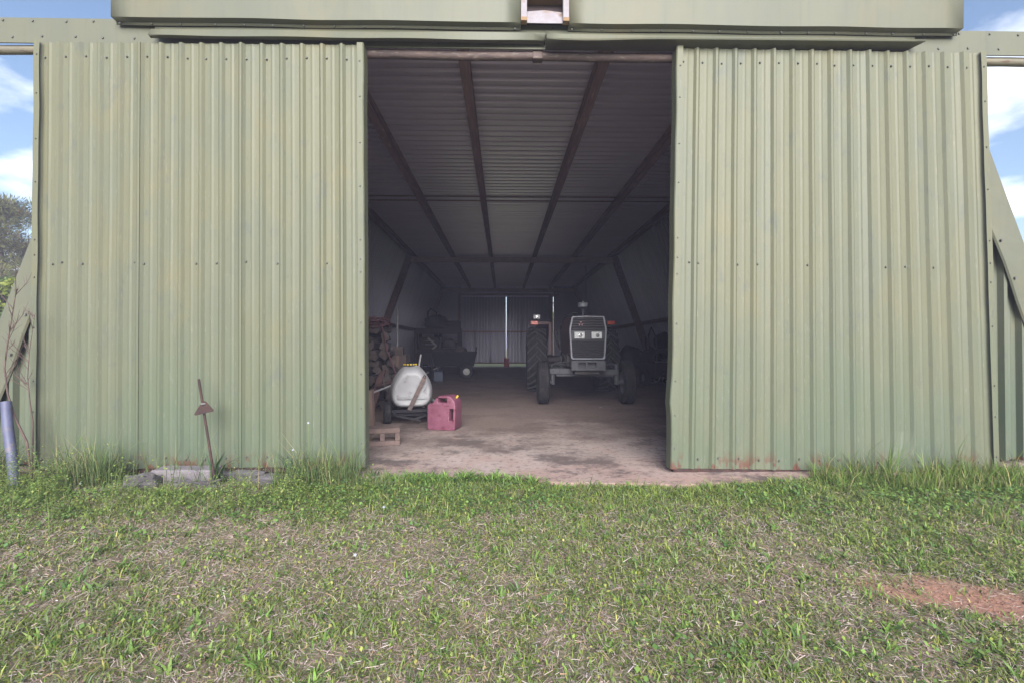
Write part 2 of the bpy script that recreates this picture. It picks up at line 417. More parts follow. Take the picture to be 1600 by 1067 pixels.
def ground_sheet():
    xs = np.concatenate([[-600, -200, -80, -40, -20, -13, -10], np.arange(-8, 8.001, 0.08), [10, 13, 20, 40, 80, 200, 600]])
    ys = np.concatenate([[-600, -200, -60, -20, -8, -3, -1], np.arange(0, 4.41, 0.08), [5, 8, 14, 20, 24, 26, 30, 36, 46, 70, 120, 250, 700]])
    X, Y = np.meshgrid(xs, ys); Z = gz(X, Y); C = clay(X, Y)
    co = np.stack([X, Y, Z], -1).reshape(-1, 3)
    nx, ny = len(xs), len(ys)
    i = np.arange(nx * ny).reshape(ny, nx)
    q = np.stack([i[:-1, :-1], i[:-1, 1:], i[1:, 1:], i[1:, :-1]], -1).reshape(-1, 4)
    me = bpy.data.meshes.new('ground'); me.from_pydata(co.tolist(), [], q.tolist())
    ca = me.color_attributes.new('Clay', 'FLOAT_COLOR', 'POINT')
    cc = np.ones((nx * ny, 4), np.float32); cc[:, :3] = C.reshape(-1, 1)
    ca.data.foreach_set('color', cc.ravel())
    m = bpy.data.materials.new('ground_soil'); m.use_nodes = True
    nt = m.node_tree; b = nt.nodes['Principled BSDF']; b.inputs['Roughness'].default_value = 0.95
    b.inputs['Specular IOR Level'].default_value = 0.15
    pos = _n(nt, 'ShaderNodeNewGeometry').outputs['Position']
    sep = _n(nt, 'ShaderNodeSeparateXYZ'); nt.links.new(pos, sep.inputs[0])
    rgb = _n(nt, 'ShaderNodeRGB'); rgb.outputs[0].default_value = (0.22, 0.17, 0.125, 1)
    c = mix_in(nt, rgb.outputs[0], noise_mask(nt, pos, 5, 0.35, 0.65), (0.13, 0.135, 0.07))
    c = mix_in(nt, c, noise_mask(nt, pos, 40, 0.5, 0.7), (0.33, 0.26, 0.20))
    far = ramp_of(nt, sep.outputs['Y'], 18, 26)
    sidef = ramp_of(nt, math_n(nt, 'ABSOLUTE', sep.outputs['X']), 5.5, 7.5)
    backf = math_n(nt, 'MULTIPLY', ramp_of(nt, sep.outputs['Y'], -1.5, 0.6, 1, 0), 1.0)
    field = math_n(nt, 'MAXIMUM', sidef, backf)
    fcol = mix_in(nt, mix_in(nt, c, noise_mask(nt, pos, 0.0001, 0.0, 0.0001), (0.15, 0.185, 0.055)), noise_mask(nt, pos, 1.1, 0.42, 0.62, detail=8, rough=0.7), (0.22, 0.20, 0.10))
    mf = _n(nt, 'ShaderNodeMix', data_type='RGBA'); nt.links.new(field, mf.inputs['Factor']); nt.links.new(c, mf.inputs['A']); nt.links.new(fcol, mf.inputs['B'])
    c = mix_in(nt, mf.outputs['Result'], math_n(nt, 'MULTIPLY', far, 0.7), (0.30, 0.30, 0.09))  # sunlit yellow of the grass behind the barn put into the colour
    a = _n(nt, 'ShaderNodeVertexColor'); a.layer_name = 'Clay'
    cl = _n(nt, 'ShaderNodeRGB'); cl.outputs[0].default_value = (0.30, 0.160, 0.115, 1)
    cl2 = mix_in(nt, cl.outputs[0], noise_mask(nt, pos, 22, 0.4, 0.65), (0.25, 0.145, 0.105))
    mx = _n(nt, 'ShaderNodeMix', data_type='RGBA')
    nt.links.new(a.outputs['Color'], mx.inputs['Factor']); nt.links.new(c, mx.inputs['A']); nt.links.new(cl2, mx.inputs['B'])
    nt.links.new(mx.outputs['Result'], b.inputs['Base Color'])
    nb = _n(nt, 'ShaderNodeTexNoise'); nb.inputs['Scale'].default_value = 45; nb.inputs['Detail'].default_value = 6
    nt.links.new(pos, nb.inputs['Vector'])
    bp = _n(nt, 'ShaderNodeBump'); bp.inputs['Strength'].default_value = 0.6; bp.inputs['Distance'].default_value = 0.02
    nt.links.new(nb.outputs['Fac'], bp.inputs['Height']); nt.links.new(bp.outputs[0], b.inputs['Normal'])
    me.materials.append(m)
    me.polygons.foreach_set('use_smooth', [True] * len(me.polygons))
    o = bpy.data.objects.new('ground', me); col.objects.link(o); structure(o)
    tag(o, 'red clay soil and lawn in front of the barn', 'ground')
ground_sheet()

XC = 0.31
def half_w(z): return 4.53 + (1.54 - z) / 2.73
BACK_Y = 23.7
def barn_floor():
    m = bpy.data.materials.new('dusty_concrete_floor'); m.use_nodes = True
    nt = m.node_tree; b = nt.nodes['Principled BSDF']; b.inputs['Roughness'].default_value = 0.92
    b.inputs['Specular IOR Level'].default_value = 0.2
    pos = _n(nt, 'ShaderNodeNewGeometry').outputs['Position']
    sep = _n(nt, 'ShaderNodeSeparateXYZ'); nt.links.new(pos, sep.inputs[0])
    rgb = _n(nt, 'ShaderNodeRGB'); rgb.outputs[0].default_value = (0.37, 0.295, 0.262, 1)
    c = mix_in(nt, rgb.outputs[0], noise_mask(nt, pos, 1.6, 0.38, 0.66), (0.44, 0.36, 0.325))
    # red clay trodden over the front edge
    wob = math_n(nt, 'ADD', sep.outputs['Y'], math_n(nt, 'MULTIPLY', noise_mask(nt, pos, 2.2, 0.2, 0.8), -0.9))
    c = mix_in(nt, c, math_n(nt, 'MULTIPLY', ramp_of(nt, wob, 2.9, 4.2, 1, 0), 0.75), (0.37, 0.235, 0.195))
    c = mix_in(nt, c, math_n(nt, 'MULTIPLY', noise_mask(nt, pos, 2.6, 0.55, 0.70, (1, 0.6, 1)), 0.55), (0.36, 0.235, 0.20))
    # dark dirt and oil patches first, then a darker brown further in
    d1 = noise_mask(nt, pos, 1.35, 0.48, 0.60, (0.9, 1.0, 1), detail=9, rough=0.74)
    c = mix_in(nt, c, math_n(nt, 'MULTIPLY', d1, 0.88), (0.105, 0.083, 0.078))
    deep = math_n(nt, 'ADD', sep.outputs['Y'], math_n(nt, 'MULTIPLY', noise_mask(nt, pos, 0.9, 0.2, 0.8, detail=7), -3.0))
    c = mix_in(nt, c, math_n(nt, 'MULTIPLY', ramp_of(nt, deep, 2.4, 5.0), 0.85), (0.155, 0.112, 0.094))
    c = mix_in(nt, c, math_n(nt, 'MULTIPLY', noise_mask(nt, pos, 18, 0.50, 0.66, detail=8, rough=0.7), 0.65), (0.095, 0.075, 0.07))
    c = mix_in(nt, c, math_n(nt, 'MULTIPLY', noise_mask(nt, pos, 60, 0.62, 0.72), 0.6), (0.42, 0.36, 0.34))
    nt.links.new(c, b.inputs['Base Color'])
    nb = _n(nt, 'ShaderNodeTexNoise'); nb.inputs['Scale'].default_value = 22; nb.inputs['Detail'].default_value = 9
    nt.links.new(pos, nb.inputs['Vector'])
    bp = _n(nt, 'ShaderNodeBump'); bp.inputs['Strength'].default_value = 0.28; bp.inputs['Distance'].default_value = 0.02
    nt.links.new(nb.outputs['Fac'], bp.inputs['Height']); nt.links.new(bp.outputs[0], b.inputs['Normal'])
    # slab with a crumbled, uneven front edge; spans the barn inside and the opening outside
    front = []
    n = 60; x0, x1 = -1.75, 3.35
    for k in range(n + 1):
        x = x0 + (x1 - x0) * k / n
        w = float(vnoise(np.array([x]), np.array([0.3]), 2.4, 5.0)[0] - 0.5)
        front.append((x, SLAB_Y + 0.17 * w + 0.20 * min(1, max(0, (0.45 - x) / 0.5)) + 0.22 * min(1, max(0, (x - 1.7) / 1.2))))
    hw = half_w(0) - 0.12
    outline = front + [(x1, 4.02), (XC + hw, 4.02), (XC + hw, BACK_Y + 0.1), (XC - hw, BACK_Y + 0.1), (XC - hw, 4.02), (x0, 4.02)]
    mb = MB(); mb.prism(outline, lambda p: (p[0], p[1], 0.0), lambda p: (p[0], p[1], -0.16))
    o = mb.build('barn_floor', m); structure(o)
    tag(o, 'dusty stained concrete floor running into the barn', 'floor')
barn_floor()

# ------------------------------------------------------------------ barn
barn = thing('barn', 'sage green metal barn with sloping sides and open sliding doors', 'barn', (0, 0, 0))
RIBP = 0.164
def rib_profile(n, pitch, h=0.046, w=0.058, lead=True, slope=0.013):
    pr = []
    for k in range(n + 1):
        s = k * pitch
        if k == 0 and not lead: pr.append((0, 0)); continue
        e = w / 2; t = w / 2 - slope
        if k == 0: pr += [(s - t, h), (s + t, h), (s + e, 0)]
        elif k == n: pr += [(s - e, 0), (s - t, h), (s + t, h)]
        else: pr += [(s - e, 0), (s - t, h), (s + t, h), (s + e, 0)]
        if k < n:   # two faint stiffening swages in the flat
            pr += [(s + pitch * 0.40, 0.0), (s + pitch * 0.5, 0.0035), (s + pitch * 0.60, 0.0)]
    return pr
def sheet(name, mat, parent, fn, prof, rows=2, thick=0.0):
    """fn(s, t, h) -> point; s metres across the ribs, t 0..1 along them"""
    mb = MB(); m = len(prof)
    vs = [fn(s, r / (rows - 1), h) for r in range(rows) for s, h in prof]
    fs = [(r * m + i, r * m + i + 1, (r + 1) * m + i + 1, (r + 1) * m + i) for r in range(rows - 1) for i in range(m - 1)]
    mb.add(vs, fs)
    o = mb.build(name, mat, parent)
    if thick:
        md = o.modifiers.new('gauge', 'SOLIDIFY'); md.thickness = thick; md.offset = 0
    return o

# roof sheets, ribs across the barn
ROOF_Z = 4.216
SW = RIBP * 5
n_roof = int(math.ceil((BACK_Y - 3.96) / SW))
prof5 = rib_profile(5, RIBP)
hw_top = half_w(ROOF_Z) - 0.02
for k in range(n_roof):
    y0 = 3.96 + k * SW
    dz = 0.002 * (k % 2)
    sheet('roof_panel', M['galv_in'], barn,
          lambda s, t, h: (XC - hw_top + 2 * hw_top * t, y0 + s, ROOF_Z + dz - h), prof5)
# outer skin of the roof, seen from outside
mb = MB(); mb.box((XC, (3.87 + BACK_Y) / 2, 4.36), (2 * half_w(4.3) - 0.1, BACK_Y - 3.72, 0.05))
mb.build('roof_deck', M['paint_trim'], barn)
# sloping side walls
for sgn in (-1, 1):
    for k in range(n_roof):
        y0 = 4.11 + k * SW
        dx = 0.002 * (k % 2)
        sheet('wall_panel', M['galv_wall'], barn,
              lambda s, t, h: (XC + sgn * (half_w(-0.08 + 4.29 * t) - 0.05 - h + dx), y0 + s, -0.08 + 4.29 * t), prof5)
    # outside face of the side wall
    mb = MB()
    za, zb = -0.08, 4.33
    xa, xb = half_w(za) + 0.02, half_w(zb) + 0.02
    mb.add([(XC + sgn * xa, 4.07, za), (XC + sgn * xa, BACK_Y + .05, za), (XC + sgn * xb, BACK_Y + .05, zb), (XC + sgn * xb, 4.07, zb)], [(0, 1, 2, 3)])
    o = mb.build('wall_cladding', M['paint_wall'], barn)
    md = o.modifiers.new('gauge', 'SOLIDIFY'); md.thickness = 0.012; md.offset = 0
# purlins along the barn (C sections), ring frame, girts
for px_ in (-0.41, 1.06, -1.69, 2.41, -3.03, 3.66):
    lip = 1 if px_ < XC else -1
    poly = [(-.055, 0), (.055, 0), (.055, .012), (-.040, .012), (-.040, .138), (.055, .138), (.055, .15), (-.055, .15)]
    poly = [(a * lip, b_) for a, b_ in poly]
    mb = MB(); mb.prism(poly, lambda p: (px_ + p[0], 4.02, 4.012 + p[1]), lambda p: (px_ + p[0], BACK_Y - 0.06, 4.012 + p[1]))
    mb.build('purlin', M['primer'], barn)
def frame_ring(y, d=0.16):
    zt = 4.005
    for sgn in (-1, 1):
        mb = MB()
        mb.bar((XC + sgn * (half_w(0.0) - 0.26), y, 0.0), (XC + sgn * (half_w(zt) - 0.22), y, zt), 0.20, d, up=(0, 1, 0))
        mb.build('column', M['primer'], barn)
    mb = MB(); w = half_w(zt) - 0.25
    mb.box((XC, y, zt - 0.09), (2 * w, 0.14, 0.165))
    mb.build('rafter', M['rafter'], barn)
frame_ring(15.1)
frame_ring(BACK_Y - 0.30, 0.14)
for yy in (9.45, 9.72):
    mb = MB(); mb.box((XC, yy, 4.158), (2 * hw_top - 0.3, 0.05, 0.012)); mb.build('lap_strip', M['primer'], barn)
for sgn in (-1, 1):
    mb = MB(); z = 1.80
    mb.box((XC + sgn * (half_w(z) - 0.16), (4.1 + BACK_Y - 0.4) / 2, z), (0.12, BACK_Y - 4.5, 0.10))
    mb.build('girt', M['primer'], barn)
# back wall
def wall_part(name, x0, x1, z0, z1, y=BACK_Y):
    n = max(1, int(round((x1 - x0) / RIBP))); p = (x1 - x0) / n
    return sheet(name, M['galv_in'], barn, lambda s, t, h: (x0 + s, y - h, z0 + (z1 - z0) * t), rib_profile(n, p))
BD_L, BD_M0, BD_M1, BD_R = PX(721, 500, BACK_Y).x, PX(790.0, 500, BACK_Y).x, PX(792.0, 500, BACK_Y).x, PX(863.5, 500, BACK_Y).x
for sgn in (-1, 1):      # slanted outer pieces
    mb = MB()
    inner = BD_L if sgn < 0 else PX(864.9, 500, BACK_Y).x
    mb.add([(inner, BACK_Y, -0.05), (inner, BACK_Y, 4.17), (XC + sgn * half_w(4.17), BACK_Y, 4.17), (XC + sgn * half_w(-0.05), BACK_Y, -0.05)], [(0, 1, 2, 3)])
    mb.build('back_wall', M['galv_wall'], barn)
mb = MB(); mb.box((XC, BACK_Y + 0.02, 3.895), (2 * half_w(3.9) - 0.2, 0.03, 0.56)); mb.build('back_header', M['galv_in'], barn)
mb = MB(); mb.box((XC, BACK_Y - 0.12, 3.72), (5.2, 0.06, 0.10)); mb.build('back_track', M['primer'], barn)
mb = MB(); mb.box((PX(860.5, 500, BACK_Y - .1).x, BACK_Y - .14, 1.85), (0.16, 0.10, 3.7)); mb.build('back_post', M['primer'], barn)
mb = MB(); mb.box((PX(718, 500, BACK_Y - .1).x, BACK_Y - .14, 1.85), (0.14, 0.10, 3.7)); mb.build('back_post', M['primer'], barn)
def back_door(x0, x1, label):
    t = thing('sliding_door', label, 'door', ((x0 + x1) / 2, BACK_Y + 0.06, 0.0), 0, 'sliding doors at the far end')
    n = int(round((x1 - x0) / RIBP)); p = (x1 - x0) / n; k = 0
    cx = (x0 + x1) / 2
    while k < n:
        m = min(5, n - k)
        sheet('panel', M['galv_wall'], t, lambda s, tt, h: (x0 - cx + k * p + s, -h, 0.15 + 3.48 * tt), rib_profile(m, p, 0.02))
        k += m
    mb = MB(); mb.box((0, -0.045, 1.80), (x1 - x0, 0.03, 0.08)); mb.build('rail', M['primer'], t)
    mb = MB(); mb.box((0, -0.045, 0.19), (x1 - x0, 0.03, 0.07)); mb.build('rail', M['primer'], t)
back_door(BD_L - 0.1, BD_M0, 'closed ribbed metal door at far end, left of bright gap')
back_door(BD_M1, BD_R, 'closed ribbed metal door at far end, behind the tractor')

# ---- front: side walls behind the doors, rake trims
FW_Y = 4.08
for sgn in (-1, 1):
    x_in = -1.0 if sgn < 0 else 1.0
    # ribbed sheet cut along the slope: strips between ribs
    nn = 14; xs0 = XC + sgn * 3.1
    for k0 in range(0, nn, 5):
        mb = MB(); prof = rib_profile(5, RIBP)
        vsx = []
        for s, h in prof:
            d = 3.1 + k0 * RIBP + s
            x = XC + sgn * d
            ztop = min(3.75, 1.54 + (4.53 - d) * 2.73 - 0.05)
            vsx.append((x, FW_Y - h, 0.02, ztop))
        fs = []; vs_ = []
        vsx = [q for q in vsx if q[3] > 0.05]
        for (x, y, z0, z1) in vsx: vs_ += [(x, y, z0), (x, y, max(z1, z0 + 0.001))]
        fs = [(2 * i, 2 * i + 2, 2 * i + 3, 2 * i + 1) for i in range(len(vsx) - 1) if vsx[i][3] > 0.05 and vsx[i + 1][3] > 0.05]
        if not fs: continue
        mb.add(vs_, fs); mb.build('front_panel', M['paint_wall'], barn)
    # rake trim: folded flashing along the sloping edge, with a lifted inner edge
    mb = MB(); rows = 26; vs_ = []
    for r in range(rows):
        z = -0.02 + (4.15 + 0.02) * r / (rows - 1)
        lift = 0.014 * (0.5 + 0.5 * math.sin(z * 7.3 + sgn)) + 0.004
        xo = half_w(z)
        for (dx_, dy_) in ((0.03, 0.02), (0.02, -0.075), (0.0, -0.08), (-0.22, -0.062 - lift), (-0.232, -0.050 - lift)):
            vs_.append((XC + sgn * (xo + dx_), FW_Y + dy_, z))
    fs = [(r * 5 + i, r * 5 + i + 1, r * 5 + i + 6, r * 5 + i + 5) for r in range(rows - 1) for i in range(4)]
    mb.add(vs_, fs); tr = mb.build('rake_trim', M['paint_trim'], barn)
    md = tr.modifiers.new('gauge', 'SOLIDIFY'); md.thickness = 0.003
    ms = MB()
    for r in range(12):
        z = 0.3 + r * 0.34
        ms.lathe([(0.0, -0.010), (0.011, -0.010), (0.013, 0.004)], (XC + sgn * (half_w(z) - 0.19), FW_Y - 0.082, z), 'y', 6)
    sc_ = ms.build('screws', M['screw'], tr); sc_['kind'] = 'stuff'

# ---- door track, cover, fascia, flashing
mb = MB(); pts = [(-5.6 + 11.6 * k / 40, 4.0, 3.612 + 0.004 * math.sin(k * 1.3)) for k in range(41)]
for seg_, mt in ((pts[:7], 'tan_pipe'), (pts[6:33], 'rust_pipe'), (pts[32:], 'tan_pipe')):
    mb = MB(); mb.tube(seg_, 0.037, 14); mb.build('track_pipe', M[mt], barn, True)
mb = MB()
mb.box((PX(840, 80, 4.0).x, 4.0, 3.612), (0.09, 0.079, 0.079)); mb.build('pipe_coupling', M['rust_pipe'], barn, bevel=0.01)
mb = MB(); mb.box((0.25, 3.945, 3.745), (11.5, 0.012, 0.215)); tc_ = mb.build('track_cover', M['paint_trim'], barn)
ms = MB(); 
for k in range(44):
    x = -5.3 + k * 0.26 + random.uniform(-.03, .03)
    for z in (3.825, 3.69):
        ms.lathe([(0.0, -0.008), (0.010, -0.008), (0.012, 0.004)], (x + (0.08 if z < 3.7 else 0), 3.939, z + random.uniform(-.006, .006)), 'y', 6)
o = ms.build('screws', M['screw'], tc_); o['kind'] = 'stuff'
mb = MB(); mb.box((0.25, 4.02, 3.93), (2 * half_w(3.9) - 0.3, 0.10, 0.40)); mb.build('header_beam', M['primer'], barn)
FY = 3.85
FXL, FXR = PX(173, 20, FY).x, PX(1505, 25, FY).x
VXL, VXR = PX(814, 18, FY).x, PX(889, 18, FY).x
F_BOT = PX(800, 35, FY).z
for (xa, xb) in ((FXL, VXL), (VXR, FXR)):
    mb = MB(); rows = 20; vs_ = []
    prof = [(FY, 4.42), (FY - 0.006, 4.1), (FY, F_BOT), (FY + 0.055, F_BOT - 0.004), (FY + 0.060, F_BOT - 0.030)]
    for r in range(rows + 1):
        x = xa + (xb - xa) * r / rows
        w = 0.006 * math.sin(x * 3.1) + 0.004 * math.sin(x * 7.7 + 1)
        for i, (y, z) in enumerate(prof):
            vs_.append((x, y + (w if i < 2 else w * 0.3), z + (0.003 * math.sin(x * 5) if i >= 2 else 0)))
    n5 = len(prof)
    fs = [(r * n5 + i, r * n5 + i + 1, r * n5 + i + n5 + 1, r * n5 + i + n5) for r in range(rows) for i in range(n5 - 1)]
    mb.add(vs_, fs)
    fa = mb.build('fascia', M['paint_trim'], barn, True, angle=20)
    md = fa.modifiers.new('gauge', 'SOLIDIFY'); md.thickness = 0.003
    ms = MB(); nS = int((xb - xa) / 0.24)
    for k in range(nS):
        x = xa + 0.05 + (xb - xa - 0.1) * k / (nS - 1) + random.uniform(-.02, .02)
        ms.lathe([(0.0, -0.008), (0.009, -0.008), (0.011, 0.004)], (x, FY + 0.054, F_BOT - 0.020), 'y', 6)
    o = ms.build('screws', M['screw'], fa); o['kind'] = 'stuff'
for x in (FXL + 0.001, FXR - 0.001):
    mb = MB(); mb.add([(x, FY, F_BOT), (x, FY + 0.09, F_BOT - 0.004), (x, FY + 0.09, 4.42), (x, FY, 4.42)], [(0, 1, 2, 3)])
    mb.build('fascia_end', M['paint_trim'], barn)
# white framed gap in the fascia
vent = MB()
jw = (VXR - VXL) * 0.125
for x in (VXL + jw / 2, VXR - jw / 2):
    mb = MB(); mb.box((x, FY + 0.01, 4.11), (jw, 0.05, 0.56)); mb.build('vent_jamb', M['white_wood'], barn, bevel=0.004)
    mb = MB(); mb.box((x, FY + 0.012, F_BOT + 0.022), (jw * 1.02, 0.055, 0.03)); mb.build('jamb_foot', M['raw_wood'], barn)
mb = MB()
zs_t, zs_b = PX(850, 19, FY + .06).z, PX(850, 37.5, FY + .02).z
mb.add([(VXL + jw, FY + 0.06, zs_t - .004), (0.5 * (VXL + VXR), FY + .055, zs_t + .006), (VXR - jw, FY + 0.06, zs_t - .008),
        (VXR - jw * 0.6, FY + 0.018, zs_b), (0.5 * (VXL + VXR), FY + .02, zs_b), (VXL + jw * 0.8, FY + 0.018, zs_b)], [(0, 1, 4, 5), (1, 2, 3, 4)])
o = mb.build('vent_sill', M['white_wood'], barn); md = o.modifiers.new('gauge', 'SOLIDIFY'); md.thickness = 0.004
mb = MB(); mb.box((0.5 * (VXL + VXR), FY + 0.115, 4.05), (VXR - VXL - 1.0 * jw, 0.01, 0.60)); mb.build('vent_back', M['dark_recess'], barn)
mb = MB(); mb.box((0.5 * (VXL + VXR), FY + 0.06, PX(850, -6, FY + .05).z), (VXR - VXL - 2 * jw, 0.10, 0.075)); mb.build('vent_lintel', M['raw_wood'], barn)
# flashing over the track: flat bent left half, hooded right half
xm = PX(852, 60, 3.87).x; xl = PX(235, 60, 3.87).x; xr = PX(1443, 65, 3.83).x
mb = MB(); vs_ = []; rows = 30
for r in range(rows + 1):
    f = r / rows; x = xl + (xm - xl) * f
    bend = max(0, (f - 0.55) / 0.45) ** 1.5
    zt = F_BOT - 0.072
    vs_ += [(x, 3.925, F_BOT - 0.02), (x, 3.915, zt), (x, 3.875 - 0.02 * bend, zt - 0.012 - 0.004 * math.sin(x * 4)),
            (x, 3.845 + 0.035 * bend, 3.655 + 0.022 * bend + 0.003 * math.sin(x * 6)), (x, 3.875 + 0.04 * bend, 3.650 + 0.015 * bend)]
fs = [(r * 5 + i, r * 5 + i + 1, r * 5 + i + 6, r * 5 + i + 5) for r in range(rows) for i in range(4)]
mb.add(vs_, fs); o = mb.build('flashing', M['paint_trim'], barn, True, angle=25)
md = o.modifiers.new('gauge', 'SOLIDIFY'); md.thickness = 0.003
mb = MB(); vs_ = []
for r in range(rows + 1):
    f = r / rows; x = xm + 0.004 + (xr - xm) * f
    d = math.exp(-f * 7)
    sag = 0.030 * math.exp(-((f - 0.10) / 0.12) ** 2)
    zt = F_BOT - 0.070
    yl = 3.80 + 0.012 * f
    zl = 3.628 + 0.030 * f * 0.3
    vs_ += [(x, 3.922, F_BOT - 0.02), (x, 3.918, zt + 0.006), (x, yl + 0.012, zt - 0.055 + 0.035 * 0), (x, yl, zl + 0.028 - sag * 0.6 + 0.012 * f), (x, yl + 0.004, zl + 0.020 - sag * 0.6 + 0.012 * f), (x - 0.10 * (1 if r == rows else 0), 3.925, zl - 0.002 + 0.008 * f)]
fs = [(r * 6 + i, r * 6 + i + 1, r * 6 + i + 7, r * 6 + i + 6) for r in range(rows) for i in range(5)]
mb.add(vs_, fs); o = mb.build('flashing', M['paint_trim'], barn, True, angle=25)
o['label'] = 'sagging hooded flashing over the right door'
md = o.modifiers.new('gauge', 'SOLIDIFY'); md.thickness = 0.003

# ------------------------------------------------------------------ big front sliding doors
def front_door(label, TL, TR, BR, BL, ytop, ybot, nrib, dent=False, trim_left=True):
    a, b, c, d = PX(*TL, ytop), PX(*TR, ytop), PX(*BR, ybot), PX(*BL, ybot)
    org = (d + c) / 2; org.z = min(c.z, d.z)
    t = thing('sliding_door', label, 'door', org, 0, 'large doors on the barn front')
    W = ((b - a).length + (c - d).length) / 2; p = W / nrib
    nrm = (b - a).cross(d - a).normalized()
    if nrm.y > 0: nrm = -nrm
    def bil(s, tt):
        f = s / W
        return (d.lerp(c, f)).lerp(a.lerp(b, f), tt) - org
    rows = 34
    k = 0
    while k < nrib:
        m = min(5, nrib - k); k0 = k
        prof = rib_profile(m, p, 0.019, 0.058, True, 0.020)
        def fn(s, tt, h):
            S = s + k0 * p
            wob = 0.0045 * (mnoise.noise(Vector((S * 2.3, tt * 2.2, nrib))) + 0.5 * mnoise.noise(Vector((S * 7, tt * 7, 3))))
            pin = (0.004 if k0 else 0)
            if dent:
                g = math.exp(-((S - 11.4 * p) / (0.55 * p)) ** 2)
                tt_ = max(0, 1 - tt / 0.075)
                S -= 0.085 * g * tt_; wob += 0.028 * g * tt_ * (1 - tt_) * 2
            edge = min(S, W - S)
            if tt < 0.06: wob += 0.010 * mnoise.noise(Vector((S * 11, 5, nrib))) * (1 - tt / 0.06)
            q = bil(min(max(S, -0.02), W + 0.02), tt) + nrm * (h + wob + (0.007 if s > m * p - 0.045 else 0))
            return q
        sheet('panel', M['paint'], t, fn, prof, rows)
        k += m
    # return trims on both upright edges
    for s, sg in ((0.0, -1), (W, 1)):
        mb = MB(); vs_ = []
        for r in range(rows):
            tt = r / (rows - 1)
            q = bil(s, tt); wv = 0.006 * mnoise.noise(Vector((tt * 9, sg, nrib)))
            flare = (0.014 if (dent and sg < 0) else 0.0) * math.exp(-((tt - 0.16) / 0.03) ** 2)
            for dx_, dn in ((-0.035 * sg, 0.036), (0.012 * sg + sg * flare, 0.036), (0.020 * sg + sg * flare, 0.028), (0.022 * sg + sg * flare, -0.07), (-0.03 * sg, -0.072)):
                vs_.append(q + Vector((dx_ + wv, 0, 0)) + nrm * dn)
        fs = [(r * 5 + i, r * 5 + i + 1, r * 5 + i + 6, r * 5 + i + 5) for r in range(rows - 1) for i in range(4)]
        mb.add(vs_, fs); et = mb.build('edge_trim', M['paint'], t)
        ms = MB()
        for tt in (0.045, 0.13, 0.21, 0.33, 0.45, 0.49, 0.53, 0.66, 0.77, 0.88, 0.96):
            q = bil(s, tt + random.uniform(-.01, .01)) + nrm * 0.037 + Vector((-0.012 * sg, 0, 0))
            ms.lathe([(0.0, -0.006), (0.006, -0.006), (0.008, 0.003)], q, 'y', 6)
        o = ms.build('screws', M['screw'], et); o['kind'] = 'stuff'
    # frame behind the sheets
    for tt, nm in ((0.985, 'top_rail'), (0.485, 'middle_rail'), (0.0, 'bottom_rail')):
        mb = MB(); q0, q1 = bil(0.02, tt) - nrm * 0.035, bil(W - 0.02, tt) - nrm * 0.035
        if tt == 0.0: q0 -= Vector((0, 0, 0.012)); q1 -= Vector((0, 0, 0.012))
        mb.bar(q0, q1, 0.055, 0.06); mb.build(nm, M['rust'], t)
    for tt, nm in ((0.965, 0), (0.478, 1), (0.022, 2)):
        ms = MB()
        for k in range(nrib):
            off = (0.3 if k < nrib / 2 else 0.22) if nm != 1 else random.choice((0.2, 0.75))
            if nm == 1 and random.random() < 0.35: continue
            q = bil((k + off) * p, tt + random.uniform(-.003, .003)) + nrm * 0.004
            ms.lathe([(0.0, -0.008), (0.007, -0.008), (0.010, 0.004)], q, 'y', 6)
        o = ms.build('screws', M['screw'], t); o['kind'] = 'stuff'
    return t
front_door('large ribbed green door with rusty hoe standing before it',
           (62, 67), (566, 71), (569, 728), (55, 733), 3.90, 3.86, 16)
front_door('large ribbed green door with rust-chipped lower edge, right of opening',
           (1059, 76), (1532, 84), (1553, 737), (1049, 731), 3.90, 3.78, 16, dent=True)

